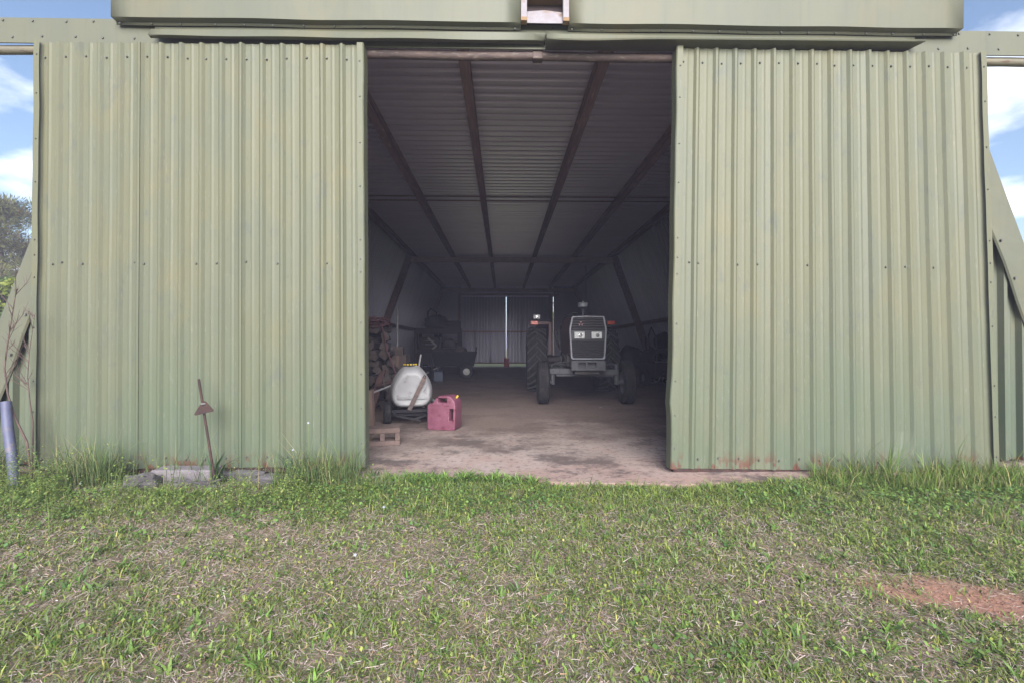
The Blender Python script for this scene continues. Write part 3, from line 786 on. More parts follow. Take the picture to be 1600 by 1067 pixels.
# ------------------------------------------------------------------ tractor
TR = thing('tractor', 'dark farm tractor with silver-framed grille parked facing the opening', 'tractor', (1.49, 8.30, 0), R(-2.0))
def tractor():
    # grille
    GY = -0.42
    outl = [(-.285, 1.555), (-.27, 1.567), (0, 1.575), (.27, 1.567), (.285, 1.555), (.325, 1.35), (.325, 1.31), (.297, .845), (.275, .823), (-.275, .823), (-.297, .845), (-.325, 1.31), (-.325, 1.35)]
    inn = [(x * 0.905, 1.20 + (z - 1.20) * 0.935) for x, z in outl]
    n = len(outl)
    mb = MB()
    vs_ = [(x, GY - 0.03, z) for x, z in outl] + [(x, GY - 0.03, z) for x, z in inn] + [(x, GY + 0.04, z) for x, z in outl] + [(x, GY + 0.02, z) for x, z in inn]
    fs = []
    for i in range(n):
        j = (i + 1) % n
        fs += [(i, j, n + j, n + i), (i, 2 * n + i, 2 * n + j, j), (n + i, n + j, 3 * n + j, 3 * n + i)]
    mb.add(vs_, fs); fr = mb.build('grille_frame', M['silver'], TR, bevel=0.008)
    mb = MB(); mb.prism([(x * 1.01, z) for x, z in inn], lambda p: (p[0], GY + 0.005, p[1]), lambda p: (p[0], GY + 0.03, p[1]))
    mb.build('grille_back', M['engine'], TR)
    def halfw(z):
        z = max(0.84, min(1.555, z))
        return (0.297 + (0.325 - 0.297) * (z - 0.84) / 0.47) * 0.9 if z < 1.33 else (0.325 - 0.04 * (z - 1.33) / 0.225) * 0.9
    zz = 0.865
    while zz < 1.54:
        if not (1.145 < zz < 1.335):
            mb = MB(); w = halfw(zz)
            mb.box((0, GY - 0.006, zz), (2 * w, 0.016, 0.022), (R(25), 0, 0)); mb.build('louvre', M['charcoal'], TR)
        zz += 0.037 if zz < 1.145 else 0.044
    mb = MB(); mb.box((0, GY - 0.008, 1.24), (2 * halfw(1.24), 0.02, 0.175)); mb.build('lamp_panel', M['charcoal'], TR, bevel=0.004)
    for x in (-0.148, 0.150):
        mb = MB(); mb.box((x, GY - 0.020, 1.24), (0.178, 0.02, 0.115)); h = mb.build('headlight', M['lens'], TR, bevel=0.006)
        mb = MB(); mb.lathe([(0.0, -0.034), (0.018, -0.034), (0.03, -0.033), (0.034, -0.031)], (x + 0.012, GY, 1.238), 'y', 16); mb.build('bulb_hood', M['chrome'], h)
    # three-part emblem
    mb = MB()
    ex, ez = -0.125, 1.437
    for ang in (0, 120, 240):
        a = R(ang + 90)
        pts = [(0.010, 0), (0.044, 0.022), (0.028, 0), (0.044, -0.022)]
        q = [(ex + (px * math.cos(a) - py * math.sin(a)), ez + (px * math.sin(a) + py * math.cos(a))) for px, py in pts]
        mb.prism(q, lambda p: (p[0], GY - 0.026, p[1]), lambda p: (p[0], GY - 0.014, p[1]))
    mb.build('emblem', M['emblem'], TR)
    # front weight box under the grille with a slot
    mb = MB()
    mb.box((0, -0.40, 0.79), (0.585, 0.16, 0.035)); mb.box((0, -0.40, 0.66), (0.585, 0.16, 0.045))
    mb.box((-0.235, -0.40, 0.728), (0.115, 0.16, 0.09)); mb.box((0.215, -0.40, 0.728), (0.155, 0.16, 0.09))
    mb.box((0, -0.36, 0.728), (0.40, 0.04, 0.09)); mb.box((-0.03, -0.455, 0.728), (0.03, 0.04, 0.085))
    mb.build('front_weight_carrier', M['grey_paint'], TR)
    # hood
    poly = [(-.315, .90), (.315, .90), (.325, 1.30), (.285, 1.52), (.24, 1.575), (0, 1.60), (-.24, 1.575), (-.285, 1.52), (-.325, 1.30)]
    mb = MB(); mb.prism(poly, lambda p: (p[0] * 0.985, -0.375, p[1] - 0.01), lambda p: (p[0] * 1.02, 1.15, p[1] + 0.05))
    mb.build('hood', M['tractor_red'], TR, bevel=0.02)
    mb = MB(); mb.box((0, 0.42, 0.74), (0.44, 1.55, 0.36)); mb.box((-0.26, 0.35, 0.80), (0.12, 0.55, 0.24)); mb.box((0.26, 0.2, 0.78), (0.12, 0.6, 0.2))
    mb.tube([(-.30, 0.1, .70), (-.33, 0.3, .86), (-.31, 0.7, .90)], 0.03); mb.tube([(.29, -0.1, .92), (.33, 0.2, .98), (.33, 0.6, 1.0)], 0.035)
    mb.build('engine', M['engine'], TR, bevel=0.01)
    mb = MB(); mb.box((0, 1.65, 0.72), (0.46, 1.35, 0.42)); mb.build('transmission', M['engine'], TR, bevel=0.03)
    # front axle
    mb = MB(); mb.box((0, 0, 0.565), (1.04, 0.11, 0.115)); mb.box((-0.40, -0.06, 0.60), (0.50, 0.05, 0.10)); mb.box((0.43, -0.06, 0.585), (0.34, 0.05, 0.10))
    ax = mb.build('front_axle', M['grey_paint'], TR, bevel=0.006)
    for x in (-0.58, -0.46):
        mb = MB(); mb.lathe([(0.0, -0.088), (0.014, -0.088), (0.014, -0.08)], (x, 0, 0.61), 'y', 10)
        mb.build('bolt_hole', M['black_plastic'], ax)
    for sx in (-1, 1):
        mb = MB(); mb.tube([(sx * 0.58, 0, 0.72), (sx * 0.585, 0, 0.36)], 0.045, 12); mb.tube([(sx * .585, 0, .40), (sx * .70, 0, .40)], 0.04, 10)
        mb.tube([(sx * 0.58, 0, .70), (sx * .52, .12, .72), (sx * .30, .22, .70)], 0.02)
        mb.build('spindle', M['grey_paint'], TR, True)
    mb = MB(); mb.tube([(-.60, -0.09, .66), (-.56, -.14, .74), (-.42, -.16, .77), (-.28, -.12, .76)], 0.016)
    mb.build('steering_hose', M['black_plastic'], TR, True)
    # front wheels: ribbed tyres
    for sx in (-1, 1):
        w = bpy.data.objects.new('front_wheel', None); col.objects.link(w); w.parent = TR; w.location = (sx * 0.76, 0, 0.40)
        r = 0.40; hw_ = 0.10
        prof = [(0.21, -0.070), (0.26, -0.100), (0.33, -0.108), (0.375, -0.090), (0.392, -0.078)]
        for c0 in (-0.052, -0.017, 0.017, 0.052):
            prof += [(r - 0.002 * abs(c0) * 50, c0 - 0.013), (r - 0.002 * abs(c0) * 50, c0 + 0.013)]
            if c0 < 0.05: prof += [(r - 0.02, c0 + 0.0155), (r - 0.02, c0 + 0.0195)]
        prof += [(0.392, 0.078), (0.375, 0.090), (0.33, 0.108), (0.26, 0.100), (0.21, 0.070)]
        mb = MB(); mb.lathe(prof, axis='x', n=48); mb.build('tyre', M['tyre'], w, True, angle=25)
        mb = MB(); mb.lathe([(0.215, -0.07), (0.20, -0.05), (0.19, 0.0), (0.06, 0.012 * sx), (0.05, 0.06 * sx), (0.0, 0.065 * sx)], axis='x', n=28)
        mb.lathe([(0.215, 0.07), (0.20, 0.05), (0.19, 0.0)], axis='x', n=28)
        mb.build('rim', M['grey_paint'], w, True)
    # rear wheels: lugged tyres
    for sx in (-1, 1):
        w = bpy.data.objects.new('rear_wheel', None); col.objects.link(w); w.parent = TR; w.location = (sx * 0.80, 2.3, 0.745)
        mb = MB(); R1 = 0.705
        mb.lathe([(0.40, -0.17), (0.50, -0.215), (0.60, -0.225), (0.68, -0.205), (R1, -0.14), (R1 + .008, 0), (R1, 0.14), (0.68, 0.205), (0.60, 0.225), (0.50, 0.215), (0.40, 0.17)], axis='x', n=56)
        NL = 22; mb.cur = 1
        for k in range(NL):
            for side in (-1, 1):
                a0 = 2 * math.pi * (k + (0.5 if side > 0 else 0)) / NL
                pr_ = []
                for f in (0.0, 0.5, 1.0):
                    xx = side * (-0.02 + 0.235 * f); aa = a0 + 0.34 * f
                    rr = R1 + (0.004 if f < 0.9 else -0.03)
                    for da, hh in ((-0.032, -0.01), (-0.024, 0.040), (0.024, 0.040), (0.032, -0.01)):
                        pr_.append((xx, (rr + hh) * math.cos(aa + da), (rr + hh) * math.sin(aa + da)))
                fs = []
                for f in range(2):
                    for i in range(3): fs.append((f * 4 + i, f * 4 + i + 1, f * 4 + i + 5, f * 4 + i + 4))
                fs += [(0, 1, 2, 3), (8, 9, 10, 11)]
                mb.add(pr_, fs)
        mb.cur = 0; mb.build('tyre', [M['tyre'], M['lug']], w)
        mb = MB(); mb.lathe([(0.41, -0.17), (0.38, -0.14), (0.36, 0.0), (0.15, 0.05 * sx), (0.0, 0.06 * sx)], axis='x', n=32); mb.lathe([(0.41, 0.17), (0.38, 0.14), (0.36, 0)], axis='x', n=32)
        mb.build('rim', M['silver'], w, True)
    mb = MB(); mb.tube([(-0.8, 2.3, .745), (0.8, 2.3, .745)], 0.10, 14); mb.build('rear_axle', M['engine'], TR, True)
    # fenders with lamps
    for sx in (-1, 1):
        mb = MB(); vs_ = []; nA = 16
        for k in range(nA + 1):
            a = R(68 + 90 * k / nA); rr = 0.80
            y_, z_ = 2.3 - rr * math.cos(a), 0.745 + rr * math.sin(a) * 1.03
            z_ = min(z_, 1.545)
            vs_ += [(sx * 0.50, y_, max(z_ - 0.30, .95) if k in (0, nA) else z_ - 0.28), (sx * 0.50, y_, z_), (sx * 0.80, y_, z_), (sx * 0.81, y_, z_ - 0.03)]
        fs = [(k * 4 + i, k * 4 + i + 1, k * 4 + i + 5, k * 4 + i + 4) for k in range(nA) for i in range(3)]
        mb.add(vs_, fs); fe = mb.build('fender', M['tractor_red'], TR)
        md = fe.modifiers.new('gauge', 'SOLIDIFY'); md.thickness = 0.012
        mb = MB(); mb.box((sx * 0.74, 1.86, 1.565), (0.46, 0.07, 0.07)); mb.build('lamp_bar', M['tractor_red'], TR, bevel=0.006)
        mb = MB(); mb.box((sx * 0.85, 1.805, 1.567), (0.16, 0.05, 0.085)); mb.build('turn_signal', M['orange'], TR, bevel=0.01)
        mb = MB(); mb.box((sx * 0.51, 1.75, 1.22), (0.06, 0.03, 0.70)); mb.build('fender_stay', M['tractor_red'], TR)
    mb = MB(); mb.box((-0.80, 1.86, 1.705), (0.15, 0.07, 0.10)); wl_ = mb.build('work_lamp', M['lens'], TR, bevel=0.012)
    mb = MB(); mb.lathe([(0.0, -0.045), (0.022, -0.045), (0.03, -0.038), (0.03, -0.030)], (-0.80, 1.86, 1.705), 'y', 14); mb.build('bulb_hood', M['chrome'], wl_)
    mb = MB(); mb.tube([(-0.80, 1.88, 1.66), (-0.80, 1.88, 1.59)], 0.015); mb.build('lamp_stem', M['black_plastic'], TR)
    # air pre-cleaner on its stem
    mb = MB(); mb.tube([(0.0, 0.18, 1.55), (0.0, 0.18, 1.735)], 0.035, 14)
    mb.lathe([(0.0, 1.73), (0.055, 1.735), (0.075, 1.765), (0.095, 1.775)], (0, 0.18, 0), 'z', 20); mb.build('intake_stem', M['charcoal'], TR, True)
    mb = MB(); mb.lathe([(0.06, 1.772), (0.092, 1.78), (0.094, 1.842), (0.075, 1.86), (0.02, 1.868), (0, 1.868)], (0, 0.18, 0), 'z', 22); mb.build('pre_cleaner_bowl', M['silver'], TR, True)
    mb = MB(); mb.lathe([(0.0, 1.895), (0.012, 1.89), (0.016, 1.868)], (0, 0.18, 0), 'z', 10); mb.build('wing_nut', M['grey_metal'], TR)
    # cockpit
    mb = MB(); mb.prism([(-.30, .95), (.30, .95), (.28, 1.62), (-.28, 1.62)], lambda p: (p[0], 1.16, p[1]), lambda p: (p[0] * .9, 1.36, p[1])); mb.build('dashboard', M['charcoal'], TR, bevel=0.02)
    mb = MB(); mb.tube([(0, 1.36, 1.45), (0, 1.52, 1.66)], 0.022); mb.build('steering_column', M['black_plastic'], TR)
    mb = MB(); mb.tube([(0.20 * math.cos(a), 1.53 + 0.19 * math.sin(a) * .85, 1.67 - 0.19 * math.sin(a) * .45) for a in [2 * math.pi * k / 24 for k in range(25)]], 0.014, 8, False)
    for a in (R(30), R(150), R(270)): mb.tube([(0, 1.53, 1.67), (0.20 * math.cos(a), 1.53 + .16 * math.sin(a), 1.67 - .085 * math.sin(a))], 0.010, 6)
    mb.build('steering_wheel', M['black_plastic'], TR, True)
    mb = MB(); mb.box((0, 2.15, 1.08), (0.46, 0.44, 0.12)); mb.box((0, 2.40, 1.32), (0.44, 0.10, 0.46), (R(-10), 0, 0)); mb.build('seat', M['black_plastic'], TR, bevel=0.04)
    mb = MB(); mb.tube([(0, 2.15, .90), (0, 2.15, 1.04)], 0.06); mb.build('seat_post', M['engine'], TR)
    for sx in (-1, 1):
        mb = MB(); mb.box((sx * 0.38, 1.55, 0.60), (0.30, 0.55, 0.03)); mb.bar((sx * .30, 1.35, .60), (sx * .30, 1.35, .85), .04); mb.build('footboard', M['charcoal'], TR)
    mb = MB(); mb.tube([(-.36, 1.25, 1.02), (-.42, 1.2, 1.25), (-.40, 1.22, 1.38)], 0.012); mb.tube([(-.36, .9, .98), (-.43, .85, 1.18)], 0.018); mb.build('control_levers', M['black_plastic'], TR, True)
tractor()
# wire that hangs from the purlin beside the pre-cleaner
p0 = PX(915.5, 428, 17.6); p1 = PX(915, 485, 17.6)
mb = MB(); mb.tube([(p0.x, 17.6, 4.17), (p0.x, 17.6, 3.0), (p1.x, 17.6, 1.9)], 0.014, 6)
mb.box((p1.x, 17.6, 1.89), (0.05, 0.05, 0.06))
tag(mb.build('hanging_wire', M['grey_metal']), 'thin pale wire hanging from the roof behind the tractor hood', 'wire')

# ------------------------------------------------------------------ gas can
def gas_can():
    c = PG(693, 671.5, 0); t = thing('gas_can', 'faded pink-red plastic gas can standing on the floor', 'gas can', (c.x, c.y + 0.10, 0), R(-14))
    hw_, hd = 0.185, 0.125
    # body: side silhouette in x-z, extruded in y, with two through openings
    bm = bmesh.new()
    outer = [(-hw_, 0.02), (-hw_ + .015, 0.0), (hw_ - .02, 0.0), (hw_, 0.025), (hw_ + .005, 0.30), (hw_ - .010, 0.37), (hw_ - .065, 0.425), (hw_ - .10, 0.432), (-0.03, 0.428), (-0.065, 0.405), (-0.105, 0.345), (-hw_ + .02, 0.325), (-hw_, 0.30)]
    h1 = [(-0.042, 0.345), (0.075, 0.345), (0.075, 0.402), (-0.042, 0.402)]
    h2 = [(0.105, 0.12), (0.156, 0.12), (0.160, 0.27), (0.109, 0.27)]
    def loop(pts, y): return [bm.verts.new((x, y, z)) for x, z in pts]
    for y, flip in ((-hd, 0), (hd, 1)):
        edges = []
        for pts in (outer, h1, h2):
            vs_ = loop(pts, y)
            edges += [bm.edges.new((vs_[i], vs_[(i + 1) % len(vs_)])) for i in range(len(vs_))]
        bmesh.ops.triangle_fill(bm, edges=edges, use_beauty=True)
    bm.verts.ensure_lookup_table()
    nA = [len(outer), len(h1), len(h2)]; tot = sum(nA)
    base = 0
    for n in nA:
        for i in range(n):
            a, b_ = base + i, base + (i + 1) % n
            bm.faces.new((bm.verts[a], bm.verts[b_], bm.verts[b_ + tot], bm.verts[a + tot]))
        base += n
    bmesh.ops.recalc_face_normals(bm, faces=bm.faces)
    me = bpy.data.meshes.new('body'); bm.to_mesh(me); bm.free(); me.materials.append(M['pink_can'])
    me.polygons.foreach_set('use_smooth', [True] * len(me.polygons))
    o = bpy.data.objects.new('body', me); col.objects.link(o); o.parent = t
    md = o.modifiers.new('bevel', 'BEVEL'); md.width = 0.034; md.segments = 5; md.limit_method = 'ANGLE'; md.angle_limit = R(50)
    mb = MB(); vs_ = []
    mb.box((0.0, -hd - 0.001, 0.312), (0.30, 0.008, 0.006)); mb.box((0.0, -hd - 0.001, 0.012), (0.31, 0.006, 0.008))
    mb.build('moulded_rib', M['pink_can'], t, bevel=0.002)
    mb = MB(); mb.tube([(-0.135, 0.02, 0.32), (-0.165, 0.02, 0.365)], 0.028, 14); mb.build('cap', M['black_plastic'], t, bevel=0.004)
    mb = MB(); mb.tube([(-0.155, 0.02, 0.345), (-0.185, 0.02, 0.39), (-0.20, 0.02, 0.385)], 0.011, 10); mb.build('spout', M['black_plastic'], t, True)
    mb = MB(); mb.tube([(0.150, 0.03, 0.395), (0.170, 0.03, 0.425)], 0.013, 10); mb.build('vent_cap', M['yellow'], t)
gas_can()

# ------------------------------------------------------------------ sprayer
def sprayer():
    c = PG(640, 660, 0)
    t = thing('tow_sprayer', 'white tank sprayer on a small two-wheeled cart beside the gas can', 'sprayer', (c.x, 6.42, 0), R(12))
    # tank: lofted rounded sections along y (front to back), with waist groove and shoulders
    def ring(y, sx, z0, z1, n=36, e=5.5):
        out = []
        for k in range(n):
            a = 2 * math.pi * k / n; ca, sa = math.cos(a), math.sin(a)
            x = sx * math.copysign(abs(ca) ** (2 / e), ca); zc, hz = (z0 + z1) / 2, (z1 - z0) / 2
            z = zc + hz * math.copysign(abs(sa) ** (2 / e), sa)
            f = (z - z0) / (z1 - z0)
            g = 1.06 - 0.62 * max(0, (f - 0.52) / 0.48) ** 1.15 - 0.16 * max(0, (0.30 - f) / 0.30)
            if 0.60 < f < 0.67: g -= 0.02
            out.append((x * g, y, z))
        return out
    secs = [(-.27, .17, .30, .62), (-.29, .21, .27, .66), (-.28, .235, .25, .70), (-.24, .255, .23, .745), (-.14, .275, .215, .775), (-.13, .262, .22, .765), (-.09, .262, .22, .768), (-.08, .28, .21, .785), (.06, .285, .21, .79), (.07, .27, .215, .78), (.11, .27, .215, .78), (.12, .285, .21, .79), (.28, .275, .215, .775), (.34, .235, .25, .72), (.36, .18, .30, .64)]
    mb = MB(); n = 36
    vs_ = [p for s in secs for p in ring(*s)]
    fs = [(i * n + k, i * n + (k + 1) % n, (i + 1) * n + (k + 1) % n, (i + 1) * n + k) for i in range(len(secs) - 1) for k in range(n)]
    fs += [tuple(range(n)), tuple((len(secs) - 1) * n + k for k in range(n))]
    mb.add(vs_, fs); o = mb.build('tank', M['white_tank'], t, True, angle=45)
    sd = o.modifiers.new('smooth', 'SUBSURF'); sd.levels = 1; sd.render_levels = 1
    mb = MB(); mb.box((0.01, -0.285, 0.36), (0.40, 0.03, 0.035)); mb.build('tank_ledge', M['grey_metal'], t, bevel=0.005)
    # lid
    mb = MB(); mb.lathe([(0.085, 0.775), (0.088, 0.80), (0.08, 0.812), (0, 0.815)], (-0.02, -0.02, 0), 'z', 20); lid = mb.build('lid', M['black_plastic'], t, True)
    mb = MB()
    for k in range(7):
        a = R(200 + k * 26)
        mb.box((-0.02 + 0.088 * math.cos(a), -0.02 + 0.088 * math.sin(a), 0.80), (0.016, 0.022, 0.018), (0, 0, a))
    mb.build('warning_band', M['yellow'], lid)
    # rusty hitch strap leaning over the front
    mb = MB(); mb.bar((-0.03, -0.31, 0.20), (0.17, -0.345, 0.635), 0.055, 0.012, up=(0, 1, 0)); st = mb.build('hitch_strap', M['rust_pipe'], t, bevel=0.003)
    mb = MB(); mb.tube([(0.17, -0.352, 0.62), (0.185, -0.36, 0.655), (0.165, -0.36, 0.665), (0.15, -0.352, 0.64)], 0.008, 6); mb.build('hitch_pin', M['rust'], st)
    mb = MB(); mb.tube([(0.19, -0.355, 0.62), (0.20, -0.36, 0.55), (0.18, -0.36, 0.48), (0.155, -0.35, 0.45)], 0.005, 6); mb.build('safety_chain', M['grey_metal'], st)
    # frame
    mb = MB()
    for z, y in ((0.185, -0.27), (0.13, -0.20), (0.13, 0.25)): mb.box((0, y, z), (0.52, 0.04, 0.04))
    for x in (-0.22, 0.22): mb.box((x, 0.02, 0.155), (0.04, 0.58, 0.04))
    mb.bar((-0.2, -0.24, 0.12), (0.12, -0.26, 0.05), 0.03); mb.bar((0.2, -0.24, 0.12), (0.0, -0.26, 0.06), 0.03)
    mb.build('frame', M['dark_metal'], t, bevel=0.004)
    for sx in (-1, 1):
        w = bpy.data.objects.new('wheel', None); col.objects.link(w); w.parent = t; w.location = (sx * 0.315, -0.10, 0.150)
        mb = MB(); mb.lathe([(0.075, -.04), (0.10, -.052), (0.135, -.048), (0.150, -.03), (0.150, .03), (0.135, .048), (0.10, .052), (0.075, .04)], axis='x', n=28)
        for k in range(16):
            a = 2 * math.pi * k / 16
            mb.box((0.022 * (-1) ** k, 0.147 * math.cos(a), 0.147 * math.sin(a)), (0.04, 0.018, 0.012), (a - math.pi / 2, 0, 0))
        mb.build('tyre', M['tyre'], w)
        mb = MB(); mb.lathe([(0.078, -.035), (0.06, 0), (0.02, .01 * sx), (0, .02 * sx)], axis='x', n=18); mb.build('rim', M['grey_paint'], w, True)
    mb = MB(); mb.tube([(-0.32, -0.10, .150), (.32, -.10, .150)], 0.014); mb.build('axle', M['dark_metal'], t)
    mb = MB(); mb.tube([(0.10, 0.20, .70), (0.14, 0.26, .93)], 0.012); mb.build('spray_wand', M['grey_metal'], t)
    mb = MB(); mb.tube([(-0.20, 0.05, .45), (-0.30, 0.0, .66), (-.38, -.02, .62), (-.36, -.03, .50)], 0.011); mb.build('hose', M['black_plastic'], t, True)
    mb = MB(); mb.tube([(-0.24, 0.02, .52), (-0.62, 0.05, .37)], 0.013); mb.build('boom_arm', M['grey_metal'], t)
sprayer()

# ------------------------------------------------------------------ cinder block, board, timber
def cinder_block(name, label, loc, rz, mat, size=(0.39, 0.19, 0.19), tilt=0):
    L_, D, H = size
    t = MB()
    wl_ = 0.052
    # cells open towards -y (block on its side)
    t.box((0, 0, H / 2 - wl_ / 2), (L_, D, wl_)); t.box((0, 0, -H / 2 + wl_ / 2), (L_, D, wl_))
    for x in (-L_ / 2 + wl_ / 2, 0, L_ / 2 - wl_ / 2): t.box((x, 0, 0), (wl_, D, H - 2 * wl_))
    o = t.build(name, mat, None, bevel=0.008)
    o.location = loc; o.rotation_euler = (0, tilt, rz)
    return o
c = PG(600, 697, 0)
tag(cinder_block('cinder_block', '', (c.x - 0.045, c.y + 0.11, 0.0925), R(14), M['concrete_blk'], (0.36, 0.22, 0.185)), 'pinkish concrete block with open cells beside the door edge', 'block')
def rough_post(name, label, base, top, w, d, mat):
    base, top = Vector(base), Vector(top)
    mb = MB(); n = 7; vs_ = []
    for k in range(n):
        f = k / (n - 1); p = base.lerp(top, f)
        for x, y in ((-1, -1), (1, -1), (1.05, 1), (-1, 1)):
            j = 1 + 0.16 * mnoise.noise(Vector((x * 3, y * 2, f * 6)))
            vs_.append(p + Vector((x * w / 2 * j, y * d / 2 * j, 0.03 * x * (f > .99))))
    fs = [(k * 4 + i, k * 4 + (i + 1) % 4, (k + 1) * 4 + (i + 1) % 4, (k + 1) * 4 + i) for k in range(n - 1) for i in range(4)] + [(3, 2, 1, 0), tuple((n - 1) * 4 + i for i in range(4))]
    mb.add(vs_, fs); o = mb.build(name, mat, None, bevel=0.006)
    return tag(o, label, 'wood')
p = PG(575.5, 676, 0)
rough_post('wooden_post', 'short pale split post standing at the left door edge', (p.x + 0.01, p.y, 0), (p.x - 0.02, p.y + 0.03, 0.50), 0.13, 0.08, M['board'])
p = PX(581, 628, 6.9); q = PX(596, 580, 7.05)
rough_post('leaning_timber', 'red-brown timber leaning on the firewood behind the sprayer', (p.x - .02, 6.85, 0.0), (q.x, 7.12, q.z), 0.10, 0.07, M['red_wood'])
# old plough share behind the sprayer
t = thing('plough', 'rusty dark plough between the firewood and the sprayer', 'plough', (-1.62, 7.0, 0), R(20))
mb = MB(); mb.tube([(-.30, 0, .45), (0.0, 0, .52), (.28, .02, .42), (.34, .02, .12)], 0.035, 8); mb.build('beam', M['rust'], t, True)
mb = MB(); vs_ = [(-.05 + .42 * f + .05 * g, -.05 - .10 * math.sin(g * 2.6) + 0.03 * f, .03 + .34 * g + .05 * f * g) for g in [k / 6 for k in range(7)] for f in [k / 5 for k in range(6)]]
mb.add(vs_, [(r * 6 + i, r * 6 + i + 1, r * 6 + i + 7, r * 6 + i + 6) for r in range(6) for i in range(5)])
o = mb.build('mouldboard', M['rust'], t, True); md = o.modifiers.new('gauge', 'SOLIDIFY'); md.thickness = 0.014
mb = MB(); mb.box((0.1, 0.0, 0.03), (0.5, 0.05, 0.06)); mb.build('landside', M['rust'], t)

# ------------------------------------------------------------------ firewood pile
def firewood():
    protos = []
    for v in range(6):
        mb = MB(); n = 10; r0 = 0.082; L_ = 0.46
        jit = [1 + 0.14 * math.sin(k * 2.1 + v) + random.uniform(-.22, .22) for k in range(n)]
        if v in (2, 4, 5): jit = [j * (0.5 if (k + v) % n in (1, 2, 3) else 1.08) for k, j in enumerate(jit)]
        rows = 5; vs_ = []
        for r in range(rows):
            y = -L_ / 2 + L_ * r / (rows - 1)
            for k in range(n):
                a = 2 * math.pi * k / n; rr = r0 * jit[k] * (1 + 0.06 * math.sin(r * 1.9 + k + v))
                vs_.append((rr * math.cos(a), y, rr * math.sin(a)))
        mb.add(vs_, [(r * n + k, r * n + (k + 1) % n, (r + 1) * n + (k + 1) % n, (r + 1) * n + k) for r in range(rows - 1) for k in range(n)])
        mb.cur = 1
        for r in (0, rows - 1):
            ring = vs_[r * n:(r + 1) * n]; mb.add([(0, ring[0][1] * 1.01, 0)] + ring, [(0, 1 + k, 1 + (k + 1) % n) for k in range(n)])
        mb.cur = 0
        o = mb.build('firewood_log', [M['bark'], M['cut_wood']]); protos.append(o)
    first = [True] * 6; row = 0; z = 0.085
    while z < 1.33:
        right = -1.86 - 0.02 - 0.17 * max(0, (z - 0.55)) - 0.03 * (row % 2)
        x = right - random.uniform(0, .05); col_n = 0
        while x > -3.0:
            v = random.randrange(6)
            o = protos[v] if first[v] else protos[v].copy()
            if not first[v]: col.objects.link(o)
            first[v] = False
            cross = random.random() < 0.22
            o.location = (x - (0.12 if cross else 0), 7.75 + random.uniform(-.07, .07) + 0.05 * z, z + random.uniform(-.012, .012))
            o.rotation_euler = (random.uniform(-.06, .06), random.uniform(0, 6.28), R(78 + random.uniform(-12, 12)) if cross else random.uniform(-.5, .5))
            tag(o, 'rough split log in the firewood stack inside the left door', 'firewood', 'split logs stacked inside the left door')
            x -= (0.36 if cross else 0.158) + random.uniform(0, .015); col_n += 1
        z += 0.138; row += 1
firewood()
# tangle of red hose on the stack
pts = []
for k in range(90):
    a = k * 0.62
    rr = 0.17 + 0.07 * math.sin(k * 0.9) + 0.04 * math.sin(k * 2.3)
    pts.append((-2.18 + rr * 1.15 * math.cos(a), 7.72 + rr * math.sin(a), 1.40 + 0.055 * math.sin(k * 1.37) + 0.0010 * k))
pts += [(-1.98, 7.50, 1.36), (-1.93, 7.47, 1.2), (-1.90, 7.46, 1.0), (-1.80, 7.46, 0.75), (-1.72, 7.44, .55)]
cu = MB(); cu.tube(pts, 0.011, 6)
tag(cu.build('garden_hose', M['red_hose'], None, True), 'tangled reddish hose heaped on top of the firewood', 'hose')
mb = MB(); mb.tube([PX(582, 518, 7.9), PX(586, 506, 7.9), PX(594, 503, 7.9), PX(599, 508, 7.9), PX(598, 513, 7.9)], 0.018, 8)
q = PX(598, 513, 7.9)
tag(mb.build('pipe_hook', M['grey_metal'], None, True), 'bent grey pipe hook lying above the red hose', 'pipe')
# cartons and pole behind
def carton(name, label, c0, size, mat=None, rz=0.0):
    t = thing(name, label, 'box', c0, rz)
    w, d, h = size
    mb = MB(); mb.box((0, 0, h / 2), (w, d, h)); mb.build('carton', mat or M['cardboard'], t, bevel=0.006)
    mb = MB(); mb.box((0, -d / 2 - 0.002, h * 0.86), (w * 0.16, 0.004, h * 0.26)); mb.box((0, 0, h + 0.002), (w * 0.16, d * 1.0, 0.004)); mb.build('tape', M['board'], t)
    for sx in (-1, 1):
        mb = MB(); mb.box((sx * w / 4, 0, h + 0.0045), (w / 2 - 0.012, d - 0.006, 0.005)); mb.build('flap', mat or M['cardboard'], t)
zb = PX(630, 555, 9.6).z
carton('cardboard_box', 'brown cardboard box at the bottom of the stack behind the firewood', (PX(621, 570, 9.6).x, 9.8, 0), (0.36, 0.36, zb))
carton('cardboard_box', 'small cardboard box on top of the larger box behind the firewood', (PX(619, 570, 9.6).x, 9.8, zb + 0.008), (0.22, 0.24, 0.165), rz=R(6))
p = PX(621, 480, 10.2)
mb = MB(); mb.tube([(p.x, 10.2, 0), (p.x - .01, 10.25, p.z)], 0.022, 10); mb.tube([(p.x, 10.2, 0.0), (p.x, 10.2, 0.12)], 0.035, 10)
tag(mb.build('upright_pole', M['grey_metal'], None, True), 'thin grey pole standing upright behind the cardboard boxes', 'pole')

